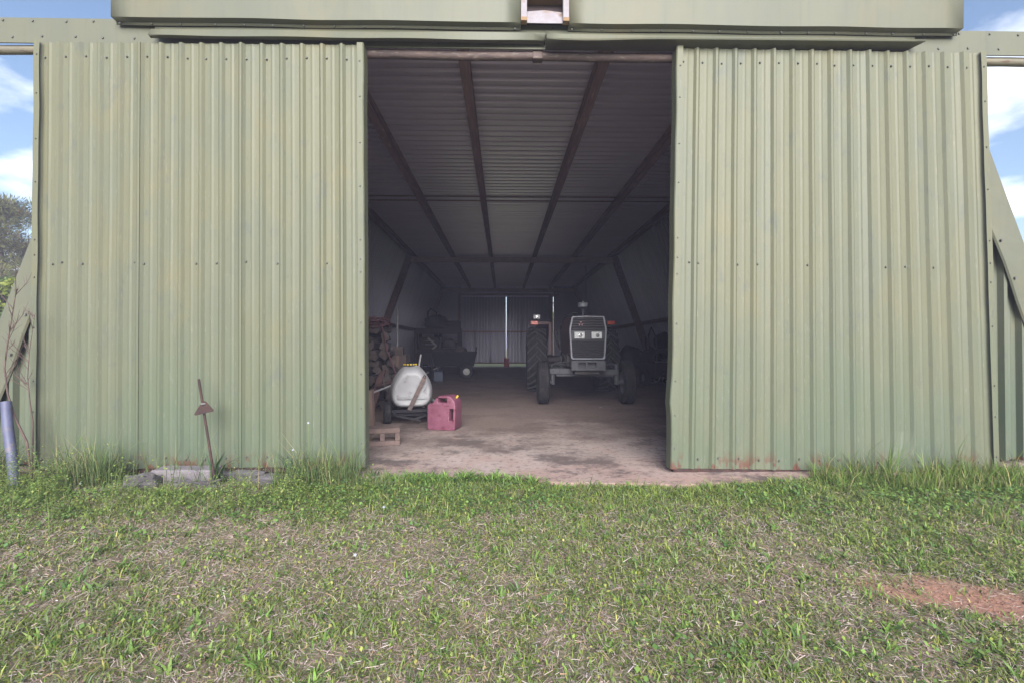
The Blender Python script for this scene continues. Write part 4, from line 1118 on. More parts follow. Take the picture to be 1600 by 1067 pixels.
# ------------------------------------------------------------------ rack, trailer, drums on the left
def rack():
    y = 17.2; xa, xb = PX(648, 520, y).x, PX(719, 520, y).x
    zt = PX(680, 514, y).z
    t = thing('storage_rack', 'heavy timber storage rack against the left wall near the back', 'rack', ((xa + xb) / 2, y, 0))
    w = xb - xa
    for sx in (-1, 1):
        for dy in (0, 0.8):
            mb = MB(); mb.box((sx * (w / 2 - .06), dy, zt / 2), (0.11, 0.11, zt)); mb.build('post', M['dark_wood'], t)
    for z, h in ((zt - 0.10, 0.20), (PX(680, 548, y).z, 0.14)):
        mb = MB(); mb.box((0, -0.075, z), (w, 0.04, h)); mb.build('beam', M['dark_wood'], t)
        for k in range(5):
            mb = MB(); mb.box((0, 0.02 + 0.19 * k, z + h / 2 + 0.012), (w, 0.17, 0.024)); mb.build('plank', M['dark_wood'], t)
    return xa, xb, y, zt
xa, xb, RY, RZ = rack()
def crate(name, label, loc, size, mat, cat='crate', rz=0):
    t = thing(name, label, cat, loc, rz); w, d, h = size
    for i in range(3):
        for yy in (-d / 2, d / 2):
            mb = MB(); mb.box((0, yy, h * (i + .5) / 3), (w, 0.02, h / 3 - .02)); mb.build('slat', mat, t)
        for xx in (-w / 2 + .012, w / 2 - .012):
            mb = MB(); mb.box((xx, 0, h * (i + .5) / 3), (0.02, d - .022, h / 3 - .02)); mb.build('slat', mat, t)
    mb = MB(); mb.box((0, 0, 0.012), (w - .05, d - .03, 0.02)); mb.build('bottom', mat, t)
    for sx in (-1, 1):
        for sy in (-1, 1):
            mb = MB(); mb.box((sx * (w / 2 - .045), sy * (d / 2 - .03), h / 2), (.04, .035, h)); mb.build('corner_post', mat, t)
def lump(name, label, cat, loc, size, mat, seed=0, group=None, rough=0.22):
    bm = bmesh.new(); bmesh.ops.create_icosphere(bm, subdivisions=3, radius=0.5)
    for v in bm.verts:
        d = 1 + rough * mnoise.noise(v.co * 3.0 + Vector((seed, 0, 0))) + rough * .5 * mnoise.noise(v.co * 8 + Vector((seed, 3, 0)))
        v.co = Vector((v.co.x * size[0] * d, v.co.y * size[1] * d, max(v.co.z * d, -0.36) * size[2]))
    zmin = min(v.co.z for v in bm.verts)
    for v in bm.verts: v.co.z -= zmin
    me = bpy.data.meshes.new(name); bm.to_mesh(me); bm.free(); me.materials.append(mat)
    me.polygons.foreach_set('use_smooth', [True] * len(me.polygons))
    o = bpy.data.objects.new(name, me); col.objects.link(o); o.location = loc
    return tag(o, label, cat, group)
lump('tarp_bundle', 'dark lumpy tarp bundle on top of the timber rack', 'tarp', (xa + 0.75, RY + .4, RZ + .024), (1.0, 0.6, 0.62), M['dark_metal'], 3)
crate('slatted_crate', 'dark slatted crate on the right end of the timber rack', (xb - .32, RY + .4, RZ + .024), (0.56, 0.5, 0.30), M['dark_wood'])
pz = RZ + .03
mb = MB(); a0, a1 = PX(668, 515, RY).x, PX(683, 515, RY).x
mb.tube([(a0 + .0, RY + .1, pz + .30), (a0, RY + .1, pz + .62), (a0 + .10, RY + .1, pz + .74), (a1 - .04, RY + .1, pz + .60), (a1, RY + .1, pz + .25)], 0.03, 8)
tag(mb.build('wire_hoop', M['black_plastic'], None, True), 'dark pipe hoop sticking up from the bundle on the rack', 'hoop')
bz = PX(680, 548, RY).z + 0.10
crate('slatted_crate', 'dark slatted crate on the lower shelf of the timber rack', (xa + .55, RY + .38, bz), (0.70, 0.5, 0.42), M['dark_wood'])
lump('sack', 'dark dusty sack on the lower shelf beside the crate', 'sack', (xb - .45, RY + .38, bz), (0.55, 0.5, 0.40), M['burlap'], 8)
# pale angle pieces in front of the rack (an old lamp arm on a post)
def arm_stand():
    y = 14.3; b_ = PX(675.5, 590, y)
    t = thing('jointed_arm_stand', 'pale jointed arm on a slim dark post before the rack', 'stand', (b_.x, y, 0))
    mb = MB(); mb.tube([(0, 0, 0.02), (0, 0, PX(675, 546, y).z)], 0.02, 8); mb.build('post', M['dark_metal'], t)
    mb = MB(); mb.lathe([(0, 0.02), (0.16, 0.02), (0.17, 0.0), (0, 0.0)], (0, 0, 0), 'z', 18); mb.build('foot', M['dark_metal'], t)
    z0 = PX(675, 545, y).z; e = PX(681, 538, y); s = PX(668, 528, y)
    mb = MB(); mb.bar((0, 0, z0), (e.x + .03 - b_.x, 0, e.z - .03), 0.06, 0.05); mb.build('lower_arm', M['grey_metal'], t, bevel=.006)
    mb = MB(); mb.bar((e.x - b_.x, 0.04, e.z - .03), (s.x - b_.x, 0.04, s.z), 0.07, 0.05); mb.build('upper_arm', M['grey_metal'], t, bevel=.006)
arm_stand()
def cart():
    y = 15.4
    xa, xb = PX(678, 560, y).x, PX(745, 560, y).x
    t = thing('utility_cart', 'dark steel utility cart with white wheel hub', 'cart', ((xa + xb) / 2, y, 0), R(4))
    w = xb - xa; z0, z1 = 0.40, 0.86
    z1 = PX(700, 549, y).z
    mb = MB(); mb.prism([(-w / 2 + .06, z0), (w / 2 - .10, z0), (w / 2, z1), (-w / 2, z1)], lambda p: (p[0], -.45, p[1]), lambda p: (p[0], -.42, p[1])); mb.build('side_panel', M['trailer'], t)
    mb = MB(); mb.prism([(-w / 2 + .06, z0), (w / 2 - .10, z0), (w / 2, z1), (-w / 2, z1)], lambda p: (p[0], .42, p[1]), lambda p: (p[0], .45, p[1])); mb.build('side_panel', M['trailer'], t)
    mb = MB(); mb.box((0, 0, z0 + .015), (w - .2, .83, .03)); mb.build('bed', M['trailer'], t)
    mb = MB(); mb.bar((w / 2 - .11, 0, z0), (w / 2 - .012, 0, z1 + .15), .83, .025, up=(1, 0, 0)); mb.build('tailgate', M['trailer'], t)
    mb = MB(); mb.bar((-w / 2 + .07, 0, z0), (-w / 2 + .012, 0, z1), .83, .025, up=(1, 0, 0)); mb.build('front_panel', M['trailer'], t)
    mb = MB(); mb.box((0, -.465, z1 - .015), (w, .03, .03)); mb.build('rim_rail', M['dark_metal'], t)
    for sy in (-1, 1):
        wx = PX(729, 577, y).x - (xa + xb) / 2
        g = bpy.data.objects.new('wheel', None); col.objects.link(g); g.parent = t; g.location = (wx, sy * .52, 0.23); g.rotation_euler = (0, 0, R(90) if sy < 0 else R(-90))
        mb = MB(); mb.lathe([(0.11, -.06), (.16, -.075), (.21, -.06), (.23, -.03), (.23, .03), (.21, .06), (.16, .075), (.11, .06)], axis='x', n=28); mb.build('tyre', M['tyre'], g, True)
        mb = MB(); mb.lathe([(0.115, -.062), (.10, -.05), (.04, -.055), (.035, -.085), (0, -.09)], axis='x', n=24); mb.lathe([(.115, .05), (.1, .03), (0, .03)], axis='x', n=24); mb.build('rim', M['rim_white'], g, True)
    mb = MB(); mb.tube([(wx, -.5, .23), (wx, .5, .23)], 0.025); mb.box((wx, 0, .32), (.08, .7, .16)); mb.build('axle', M['dark_metal'], t)
    mb = MB(); mb.tube([(-w / 2 + .2, -.1, .38), (-w / 2 - .35, -.55, .10)], 0.03); mb.build('drawbar', M['grey_metal'], t)
    return xa, xb, y, z0, z1
cxa, cxb, CY, CZ0, CZ1 = cart()
lump('sack', 'dark sack lying in the steel cart near its tailgate', 'sack', (cxb - .55, CY, CZ0 + .032), (0.55, .6, .72), M['burlap'], 12)
lump('scrap_heap', 'dark scrap bundle lying in the middle of the steel cart', 'scrap', (cxa + .6, CY, CZ0 + .032), (0.9, .65, .55), M['dark_metal'], 15, rough=.4)
def jerry(name, label, c, size, mat, rz=0):
    t = thing(name, label, 'canister', c, rz); w, d, h = size
    mb = MB(); mb.prism([(-w / 2, 0), (w / 2, 0), (w / 2, h * .78), (w * .28, h * .92), (-w * .5, h * .92)], lambda p: (p[0], -d / 2, p[1]), lambda p: (p[0], d / 2, p[1])); mb.build('body', mat, t, bevel=.03, seg=3)
    mb = MB(); mb.tube([(-w * .35, 0, h * .88), (-w * .33, 0, h * 1.04), (w * .02, 0, h * 1.04), (w * .05, 0, h * .88)], .018, 8); mb.build('handle', mat, t, True)
    mb = MB(); mb.tube([(w * .38, 0, h * .82), (w * .43, 0, h * .95)], .028, 12); mb.build('cap', M['black_plastic'], t)
p = PG(684, 596, 0)
jerry('canister', 'dark blue plastic canister on the floor behind the white sprayer', (p.x, p.y + .1, 0), (0.30, 0.26, 0.34), M['blue_can'], R(10))
p = PG(664, 592, 0)
jerry('canister', 'black plastic canister standing left of the dark blue one', (p.x, p.y + .4, 0), (0.36, 0.26, 0.42), M['trailer'], R(-8))
p = PX(791.5, 569, BACK_Y - .35)
jerry('canister', 'bright red canister on the floor before the far door gap', (p.x, BACK_Y - .45, 0.0), (0.26, 0.22, 0.46), M['red_box'], 0)
# things leaning on the left wall
for k, (u, lab) in enumerate(((700, 'dark plank leaning by the far left corner, nearest the doors'), (706, 'short dark plank leaning beside a longer one at the far corner'))):
    b0 = PX(u + 8, 560, 21.0 + k); 
    mb = MB(); mb.bar((b0.x - .5 - .3 * k, 21.2 + .9 * k, 0.02), (b0.x - .9 - .3 * k, 22.9, 2.6 - .5 * k), .18, .04, up=(0, 1, 0))
    tag(mb.build('leaning_plank', M['dark_wood']), lab, 'plank')

# ------------------------------------------------------------------ machinery on the right
def tiller():
    y = 12.0; b_ = PX(1030, 600, y)
    t = thing('garden_tiller', 'rusty garden tiller with round dark hood by the right wall', 'tiller', (b_.x, y, 0), R(8))
    mb = MB(); mb.box((0, 0.05, 0.42), (0.50, 0.62, 0.42)); mb.build('gearbox', M['rust'], t, bevel=.04)
    mb = MB(); vs_ = []; nA = 14
    for k in range(nA + 1):
        a = math.pi * k / nA
        for yy, s in ((-.42, .86), (-.36, 1), (.36, 1), (.42, .86)): vs_.append((0.40 * s * math.cos(a) - .05, yy, .64 + .34 * s * math.sin(a)))
    mb.add(vs_, [(k * 4 + i, k * 4 + i + 1, k * 4 + i + 5, k * 4 + i + 4) for k in range(nA) for i in range(3)])
    o = mb.build('hood', M['dark_metal'], t, True); md = o.modifiers.new('gauge', 'SOLIDIFY'); md.thickness = .015
    mb = MB(); mb.box((-.02, -.43, .655), (.62, .02, .035)); mb.build('trim_strip', M['grey_metal'], t)
    mb = MB(); mb.lathe([(0, -.34), (.06, -.34), (.075, -.30), (.075, -.26)], (.02, 0, .34), 'y', 16); mb.build('pulley', M['rust'], t, True)
    for sx in (-1, 1):
        g = bpy.data.objects.new('wheel', None); col.objects.link(g); g.parent = t; g.location = (sx * .36, .1, .22)
        mb = MB(); mb.lathe([(0.10, -.05), (.19, -.06), (.22, -.03), (.22, .03), (.19, .06), (.10, .05)], axis='x', n=24); mb.build('tyre', M['tyre'], g, True)
        mb = MB(); mb.lathe([(0.105, -.04), (.05, -.03), (0, -.05)], axis='x', n=18); mb.lathe([(0.105, .04), (.05, .03), (0, .05)], axis='x', n=18); mb.build('rim', M['grey_paint'], g, True)
        mb = MB(); mb.tube([(sx * .20, .25, .70), (sx * .24, .8, .98), (sx * .26, 1.05, 1.02)], .02); mb.build('handlebar', M['dark_metal'], t, True)
    for k in range(6):
        a = 2 * math.pi * k / 6
        mb = MB(); mb.tube([(-.30 + .1 * k, -.36, .16), (-.30 + .1 * k, -.36 - .13 * abs(math.cos(a)), .16 + .12 * math.sin(a))], .016); mb.build('tine', M['grey_metal'], t)
    return t
tiller()
def drum(name, label, loc, r, h, mat):
    mb = MB(); prof = [(0, 0), (r, 0), (r + .012, .01), (r, .03)]
    for f in (.33, .66): prof += [(r, h * f - .03), (r + .012, h * f), (r, h * f + .03)]
    prof += [(r, h - .03), (r + .012, h - .01), (r, h), (r - .02, h), (r - .025, h - .02), (0, h - .02)]
    t = thing(name, label, 'drum', loc)
    mb.lathe(prof, n=30); mb.build('shell', mat, t, True, angle=25)
    mb = MB(); mb.lathe([(0.0, h + .002), (.03, h + .002), (.035, h - .02)], (r * .6, 0, 0), n=12); mb.build('bung', M['grey_metal'], t)
p = PX(990, 560, 14.0)
lump('tarp_bundle', 'low dark tarp bundle at the foot of the right column', 'tarp', (PX(985, 560, 13.6).x, 13.6, 0), (1.0, 0.9, 1.2), M['dark_metal'], 21, rough=.35)
drum('steel_drum', 'dark steel drum by the right wall behind the tiller', (PX(1043, 560, 13.2).x, 13.4, 0), .29, .88, M['dark_metal'])
lump('tarp_bundle', 'dark covered heap on top of the drum by the right wall', 'tarp', (PX(1043, 560, 13.2).x, 13.4, .86), (.60, .56, .75), M['dark_metal'], 33)
# pointed hand-truck frame leaning on the wall
y = 13.0; h0 = PX(1018, 540, y); pt = [PX(1019, 560, y), PX(1018, 523, y), PX(1022.5, 511, y), PX(1029, 525, y), PX(1031, 560, y)]
t = thing('hand_truck', 'dark hand truck frame with pointed top leaning by the right wall', 'hand truck', (h0.x, y, 0))
mb = MB(); pp = [Vector((q.x - h0.x, .2 * (q.z - .1), q.z)) for q in pt]; pp[0].z = pp[-1].z = 0.05
mb.tube(pp, .022, 8); mb.build('frame', M['black_plastic'], t, True)
mb = MB()
for f in (.25, .6): mb.bar(pp[0].lerp(pp[1], f), pp[-1].lerp(pp[-2], f), .03)
mb.build('crossbar', M['grey_metal'], t)
mb = MB(); mb.box(((pp[0].x + pp[-1].x) / 2, -.12, .02), (.36, .26, .02)); mb.build('toe_plate', M['grey_metal'], t)
for k, x in enumerate((-.08, .32)):
    mb = MB(); mb.lathe([(0, -.03), (.09, -.035), (.11, -.02), (.11, .02), (.09, .035), (0, .03)], (x, .10, .11), 'x', 20); mb.build('wheel', M['tyre'], t, True)
# long handles leaning
for k, (u0, u1, vt, lab) in enumerate(((1008, 1016, 515, 'pale tool handle leaning left of the hand truck'), (1012, 1008, 526, 'short dark tool handle leaning by the right column'))):
    a, b_ = PX(u0, 560, 13.5), PX(u1, vt, 13.9)
    mb = MB(); mb.tube([(a.x, 13.4, 0.0), b_], .018, 8); mb.box((a.x, 13.4, .06), (.16, .03, .12))
    tag(mb.build('tool', M['grey_metal'] if k == 0 else M['dark_wood'], None), lab, 'tool')
# wrapped pallet stuff on the floor near the right wall
crate('slatted_crate', 'low dark slatted crate between the tractor and the tiller', (PX(1000, 590, 12.6).x - .1, 12.8, 0), (0.62, .5, .42), M['dark_wood'], rz=R(12))
p = PG(938, 636, 0)
mb = MB(); mb.box((p.x, p.y, .004), (.055, .03, .006), (0, 0, .5)); tag(mb.build('paper_scrap', M['white_wood']), 'tiny white paper scrap on the floor before the tractor', 'litter')
p = PG(745, 613, 0)
mb = MB(); mb.box((p.x, p.y, .004), (.11, .05, .006), (0, 0, .2)); tag(mb.build('paper_scrap', M['board']), 'pale flat scrap on the floor left of the tractor', 'litter')

# ------------------------------------------------------------------ in front of the left door
def stone(label, u, v, w, d, h, seed, mat=None, group=None):
    p = PG(u, v, -0.035); z = float(gz(p.x, p.y))
    bm = bmesh.new(); bmesh.ops.create_cube(bm, size=1.0); bmesh.ops.subdivide_edges(bm, edges=bm.edges, cuts=7, use_grid_fill=True)
    for q in bm.verts:
        n = mnoise.noise(q.co * 2.7 + Vector((seed, 0, 0))); s = q.co.copy()
        k = 1 - 0.16 * (abs(s.x) * 2) ** 4 * (abs(s.y) * 2) ** 2 * 0.8
        n2 = mnoise.noise(q.co * 7.0 + Vector((seed, 2, 0)))
        q.co = Vector((s.x * w * k * (1 + .22 * n + .08 * n2), s.y * d * k * (1 + .22 * n + .08 * n2), s.z * h * (1 + .6 * n + .3 * n2)))
    me = bpy.data.meshes.new('flat_stone'); bm.to_mesh(me); bm.free(); me.materials.append(mat or M['stone'])
    o = bpy.data.objects.new('flat_stone', me); col.objects.link(o)
    o.location = (p.x, p.y, z + h * .32); o.rotation_euler = (random.uniform(-.04, .04), random.uniform(-.05, .05), random.uniform(-.2, .2))
    tag(o, label, 'stone', group)
stone('rounded grey stone in the grass, leftmost before the left door', 224, 764, 0.22, 0.16, 0.10, 1)
stone('flat grey stone lying below the concrete slab', 308, 760, 0.34, 0.16, 0.065, 2)
stone('thin purple-grey stone just in front of the hoe', 372, 749, 0.42, 0.13, 0.06, 3)
stone('broad flat stone right of the hoe', 432, 757, 0.38, 0.16, 0.055, 4)
stone('small pale stone at the right end of the stone row', 480, 747, 0.18, 0.12, 0.09, 5)
stone('narrow dark stone left of the concrete slab', 262, 748, 0.28, 0.13, 0.06, 6)
p = PG(326, 739, -0.03)
cb = MB(); cb.box((0, 0, 0.06), (0.46, 0.15, 0.13))
o = cb.build('concrete_slab', M['slab_grey'], None, bevel=.012); o.location = (p.x, 3.67, float(gz(p.x, 3.67)) - .005)
tag(o, 'low grey concrete slab at the foot of the left door', 'slab')
# rusty hoe
a, b_ = PX(310.5, 592, 3.70), PX(339, 735, 3.56)
b_.z = float(gz(b_.x, b_.y)) - .05
t = thing('rusty_hoe', 'rusty hoe stuck upright in the ground before the left door', 'hoe', (b_.x, b_.y, b_.z))
mb = MB(); mb.tube([Vector((0, 0, 0)), (a - b_) * .5, a - b_], .0095, 8); mb.build('handle', M['rust'], t, True)
m0 = PX(320, 636, 3.655) - b_
mb = MB()
tri = [(-.075, -.050), (-.066, -.062), (.070, -.030), (.074, -.018), (.010, .052), (-.014, .050)]
mb.prism(tri, lambda q: m0 + Vector((q[0] + .006, -.022, q[1])), lambda q: m0 + Vector((q[0] + .006, -.016, q[1])))
mb.build('blade', M['rust'], t)
mb = MB(); mb.tube([m0 + Vector((-.012, -.02, .035)), m0 + Vector((0, -.045, .030)), m0 + Vector((.014, -.02, .032))], .006, 6); mb.build('socket_bolt', M['grey_metal'], t)
# plastic pipe
a, b_ = PX(10, 627, 3.60), PX(23, 738, 3.52); b_.z = float(gz(b_.x, b_.y)) - .03
n = 10
mb = MB(); mb.tube([b_.lerp(a, k / n) + Vector((.006 * math.sin(k * .6), 0, 0)) for k in range(n + 1)], .032, 14, cap=False)
mb.tube([a - Vector((0, 0, .001)), b_.lerp(a, .96), b_.lerp(a, .80)], .027, 14, cap=False)
tag(mb.build('plastic_pipe', M['pvc'], None, True, angle=60), 'bluish plastic pipe stuck in the ground at the left wall', 'pipe')
# bare saplings
def sapling(label, path, y, seed, r0=.009):
    rnd = random.Random(seed); pts = [PX(u, v, y) for u, v in path]
    pts[0].z = float(gz(pts[0].x, pts[0].y)) - .02
    t = thing('bare_sapling', label, 'sapling', pts[0])
    o0 = pts[0].copy(); pts = [p - o0 for p in pts]
    mb = MB(); mb.tube(pts, [r0 * (1 - .8 * k / (len(pts) - 1)) for k in range(len(pts))], 6); mb.build('stem', M['twig'], t, True)
    for k in range(15):
        f = rnd.uniform(.40, .99) * (len(pts) - 1); i = min(int(f), len(pts) - 2); p = pts[i].lerp(pts[i + 1], f - i)
        L_ = rnd.uniform(.05, .20); sx = rnd.choice((-1, 1)); d = Vector((sx * rnd.uniform(.3, .8), rnd.uniform(-.6, .35), rnd.uniform(.5, 1))).normalized()
        q = p + d * L_; e = q + (d + Vector((0, 0, .6))).normalized() * L_ * .6
        mb = MB(); mb.tube([p, q, e], [.0026, .0019, .0008], 5)
        for j in range(3):
            b0 = p.lerp(q, rnd.uniform(.3, 1)); dd = (d + Vector((rnd.uniform(-.8, .8), rnd.uniform(-.6, .6), .4))).normalized()
            mb.tube([b0, b0 + dd * L_ * .45], [.0013, .0006], 4)
        mb.build('twig', M['twig'], t)
sapling('bare pinkish sapling bending behind the blue plastic pipe', [(52, 712), (42, 690), (25, 655), (12, 615), (7, 575), (12, 535), (18, 500), (22, 475), (26, 452)], 3.62, 4)
sapling('bare reddish sapling close against the left door edge', [(50, 728), (52, 664), (47, 630), (43, 590), (46, 550), (51, 515), (55, 490)], 3.72, 9, .006)

# ------------------------------------------------------------------ vegetation (real blades)
def mesh_np(name, co, loops, sizes, colours, mat, kind='stuff'):
    me = bpy.data.meshes.new(name); nv = len(co)
    me.vertices.add(nv); me.vertices.foreach_set('co', co.astype(np.float32).ravel())
    me.loops.add(len(loops)); me.loops.foreach_set('vertex_index', loops.astype(np.int32))
    me.polygons.add(len(sizes))
    st = np.concatenate([[0], np.cumsum(sizes)[:-1]]).astype(np.int32)
    me.polygons.foreach_set('loop_start', st)
    ca = me.color_attributes.new('Col', 'FLOAT_COLOR', 'POINT')
    cc = np.ones((nv, 4), np.float32); cc[:, :3] = colours
    ca.data.foreach_set('color', cc.ravel())
    me.materials.append(mat); me.update(calc_edges=True)
    o = bpy.data.objects.new(name, me); col.objects.link(o)
    if kind: o['kind'] = kind
    return o
def blades(x, y, z, h, w, lean, az, colr, tipmul=1.15):
    """3-segment tapered blades: 5 verts, 1 quad + 1 quad/tri"""
    n = len(x)
    fx, fy = np.cos(az), np.sin(az)           # lean direction
    sx, sy = -np.sin(az + rng.uniform(-.8, .8, n)), np.cos(az)
    co = np.zeros((n, 5, 3))
    for i, (f, wf) in enumerate(((0, 1), (0.55, .8))):
        bx, by = x + fx * h * lean * f ** 1.8, y + fy * h * lean * f ** 1.8
        bz = z + h * f * (1 - .35 * lean * f)
        for j, s in enumerate((-1, 1)):
            co[:, 2 * i + j] = np.stack([bx + sx * w * wf * s / 2, by + sy * w * wf * s / 2, bz], -1)
    co[:, 4] = np.stack([x + fx * h * lean, y + fy * h * lean, z + h * (1 - .35 * lean)], -1)
    base = np.arange(n)[:, None] * 5
    lo = np.concatenate([base + np.array([0, 1, 3, 2]), base + np.array([2, 3, 4])], 1).ravel()
    sz = np.tile([4, 3], n)
    cc = np.repeat(colr[:, None, :], 5, 1).copy()
    cc[:, 4] *= tipmul; cc[:, :2] *= .9
    return co.reshape(-1, 3), lo, sz, cc.reshape(-1, 3)
def pick(n, cols, probs, jit=.16):
    c_ = np.array(cols)[rng.choice(len(cols), n, p=np.array(probs) / np.sum(probs))]
    return np.clip(c_ * (1 + rng.normal(0, jit * 1.4, (n, 1))) * (1 + rng.normal(0, .05, (n, 3))), 0.005, 1)
GREENS = [(.205, .275, .06), (.155, .22, .055), (.25, .315, .07), (.135, .185, .07), (.32, .34, .10), (.20, .23, .13)]
STRAWS = [(.40, .31, .255), (.50, .43, .38), (.31, .23, .195), (.40, .29, .275), (.21, .15, .135), (.40, .27, .155)]
def scatter(n, x0, x1, y0, y1, bias=True):
    x = rng.uniform(x0, x1, n); y = rng.uniform(y0, y1, n)
    if bias:   # thin out what lies outside the view
        keep = (np.abs(x) < 1.22 * y + .9) | (rng.random(n) < .25)
        x, y = x[keep], y[keep]
    return x, y
def edge_y(x):
    """front edge of slab / doors: grass stops here"""
    e = np.full_like(x, 3.83)
    inside = (x > -1.35) & (x < 3.3)
    e = np.where(inside, SLAB_Y - .02 + .17 * (vnoise(x, x * 0 + .3, 2.4, 5.0) - .5) + .20 * np.clip((.45 - x) / .5, 0, 1) + .22 * np.clip((x - 1.7) / 1.2, 0, 1), e)
    return e
def stone_zone(x, y):
    return (x > -3.25) & (x < -1.62) & (y > 3.33)
def lawn():
    x, y = scatter(620000, -7.5, 7.5, 0.75, 3.83)
    g = vnoise(x, y, 1.5, 1.0, 3) * .5 + vnoise(x, y, 9.0, 3.0, 3) * .5
    gf = np.clip((y - 2.75) / .6, 0, 1)
    ok = (y < edge_y(x)) & ~(stone_zone(x, y) & (rng.random(len(x)) < .75)) & (rng.random(len(x)) > clay(x, y) * .98) & (rng.random(len(x)) < np.clip((g - .36) * 3.2 + .45 * gf + .20, .18, .97))
    x, y, g, gf = x[ok], y[ok], g[ok], gf[ok]; n = len(x)
    h = rng.gamma(4, .0058, n) * (1 + .55 * gf) * (.5 + 1.0 * g) + .007
    colr = pick(n, GREENS, [5, 5, 4, 3, 2, 2.5])
    a = blades(x, y, gz(x, y) - .004, h, rng.uniform(.0032, .0078, n), rng.uniform(.3, 1.5, n), rng.uniform(0, 6.283, n), colr)
    o = mesh_np('lawn_grass', *a, M['blades']); tag(o, 'short patchy green lawn grass in front of the barn', 'grass')
lawn()
def thatch():
    x, y = scatter(420000, -7.5, 7.5, 0.75, 3.6)
    g = vnoise(x, y, 1.5, 1.0, 3) * .5 + vnoise(x, y, 9.0, 3.0, 3) * .5
    gf = np.clip((y - 2.7) / .6, 0, 1)
    ok = (y < edge_y(x) - .05) & (rng.random(len(x)) > clay(x, y) * .80) & (rng.random(len(x)) < np.clip(1.35 - (g - .30) * 1.5 - .55 * gf, .2, 1))
    x, y = x[ok], y[ok]; n = len(x)
    L_ = rng.gamma(4, .0046, n) + .006; w = rng.uniform(.0014, .0036, n); az = rng.uniform(0, 6.283, n); up = rng.uniform(-.05, .45, n)
    z = gz(x, y) + rng.uniform(.0, .018, n)
    dx, dy = np.cos(az) * L_, np.sin(az) * L_; px_, py_ = -np.sin(az) * w / 2, np.cos(az) * w / 2
    tw = rng.uniform(-.5, .5, n) * w
    co = np.zeros((n, 4, 3))
    co[:, 0] = np.stack([x - px_, y - py_, z], -1); co[:, 1] = np.stack([x + px_, y + py_, z + tw], -1)
    co[:, 2] = np.stack([x + dx + px_ * .5, y + dy + py_ * .5, z + L_ * up + tw], -1); co[:, 3] = np.stack([x + dx - px_ * .5, y + dy - py_ * .5, z + L_ * up], -1)
    colr = np.repeat(pick(n, STRAWS, [4, 3.5, 3, 3, 2, 1.5])[:, None], 4, 1)
    o = mesh_np('dry_thatch', co.reshape(-1, 3), np.arange(4 * n), np.full(n, 4), colr.reshape(-1, 3), M['straw'])
    tag(o, 'dead straw-coloured thatch lying through the lawn', 'dry grass')
thatch()
def leaf_quads(x, y, z, size, tilt, az, colr, name, label, cat, elong=1.3):
    n = len(x); dx, dy = np.cos(az), np.sin(az)
    ux, uy, uz = dx * np.cos(tilt), dy * np.cos(tilt), np.sin(tilt)
    co = np.zeros((n, 4, 3)); L_ = size * elong; W = size * .5
    c0 = np.stack([x, y, z], -1); U = np.stack([ux, uy, uz], -1); V = np.stack([-dy, dx, rng.uniform(-.3, .3, n)], -1)
    co[:, 0] = c0; co[:, 1] = c0 + U * (L_ * .55)[:, None] + V * W[:, None]; co[:, 2] = c0 + U * L_[:, None]; co[:, 3] = c0 + U * (L_ * .55)[:, None] - V * W[:, None]
    o = mesh_np(name, co.reshape(-1, 3), np.arange(4 * n), np.full(n, 4), np.repeat(colr[:, None], 4, 1).reshape(-1, 3), M['leaves'])
    return tag(o, label, cat)
def ground_cover():
    # clumps of small broad leaves: dense band before the slab, scattered further out
    n0 = 5200
    x = rng.uniform(-6.5, 6.5, n0); y = np.where(rng.random(n0) < .58, rng.normal(3.25, .22, n0), rng.uniform(.9, 3.4, n0))
    ok = (y < edge_y(x) - .02) & (clay(x, y) < .35) & ~stone_zone(x, y) & (vnoise(x, y, 2.4, 9.0, 2) > np.where(y > 2.9, .38, .58))
    x, y = x[ok], y[ok]
    m = 7; X = np.repeat(x, m) + rng.normal(0, .018, len(x) * m); Y = np.repeat(y, m) + rng.normal(0, .018, len(x) * m)
    Y = np.minimum(Y, edge_y(X) - .01)
    n = len(X)
    leaf_quads(X, Y, gz(X, Y) + rng.uniform(.008, .045, n), rng.uniform(.010, .024, n), rng.uniform(-.1, .8, n), rng.uniform(0, 6.283, n),
               pick(n, [(.115, .205, .055), (.155, .25, .06), (.095, .165, .06), (.19, .275, .075)], [4, 4, 3, 2]), 'clover_cover', 'low broad-leaved weeds and clover before the slab', 'clover', 1.15)
ground_cover()
def lawn_leaves():
    n0 = 60000; x = rng.uniform(-6.5, 6.5, n0); y = rng.uniform(.9, 3.45, n0)
    k = .5 * vnoise(x, y, 2.0, 21.0, 2) + .5 * vnoise(x, y, 8.0, 23.0, 2)
    ok = (y < edge_y(x) - .03) & (clay(x, y) < .4) & (rng.random(n0) < np.clip((k - .38) * 4, .05, 1)) & ~stone_zone(x, y); x, y = x[ok], y[ok]; n = len(x)
    leaf_quads(x, y, gz(x, y) + rng.uniform(.004, .030, n), rng.uniform(.006, .015, n), rng.uniform(-.2, 1.0, n), rng.uniform(0, 6.283, n),
               pick(n, [(.21, .275, .06), (.165, .225, .06), (.29, .32, .07), (.37, .35, .10), (.14, .19, .075)], [4, 4, 2, 1, 2]), 'lawn_weeds', 'tiny yellow-green weed leaves scattered through the lawn', 'weeds', 1.4)
lawn_leaves()
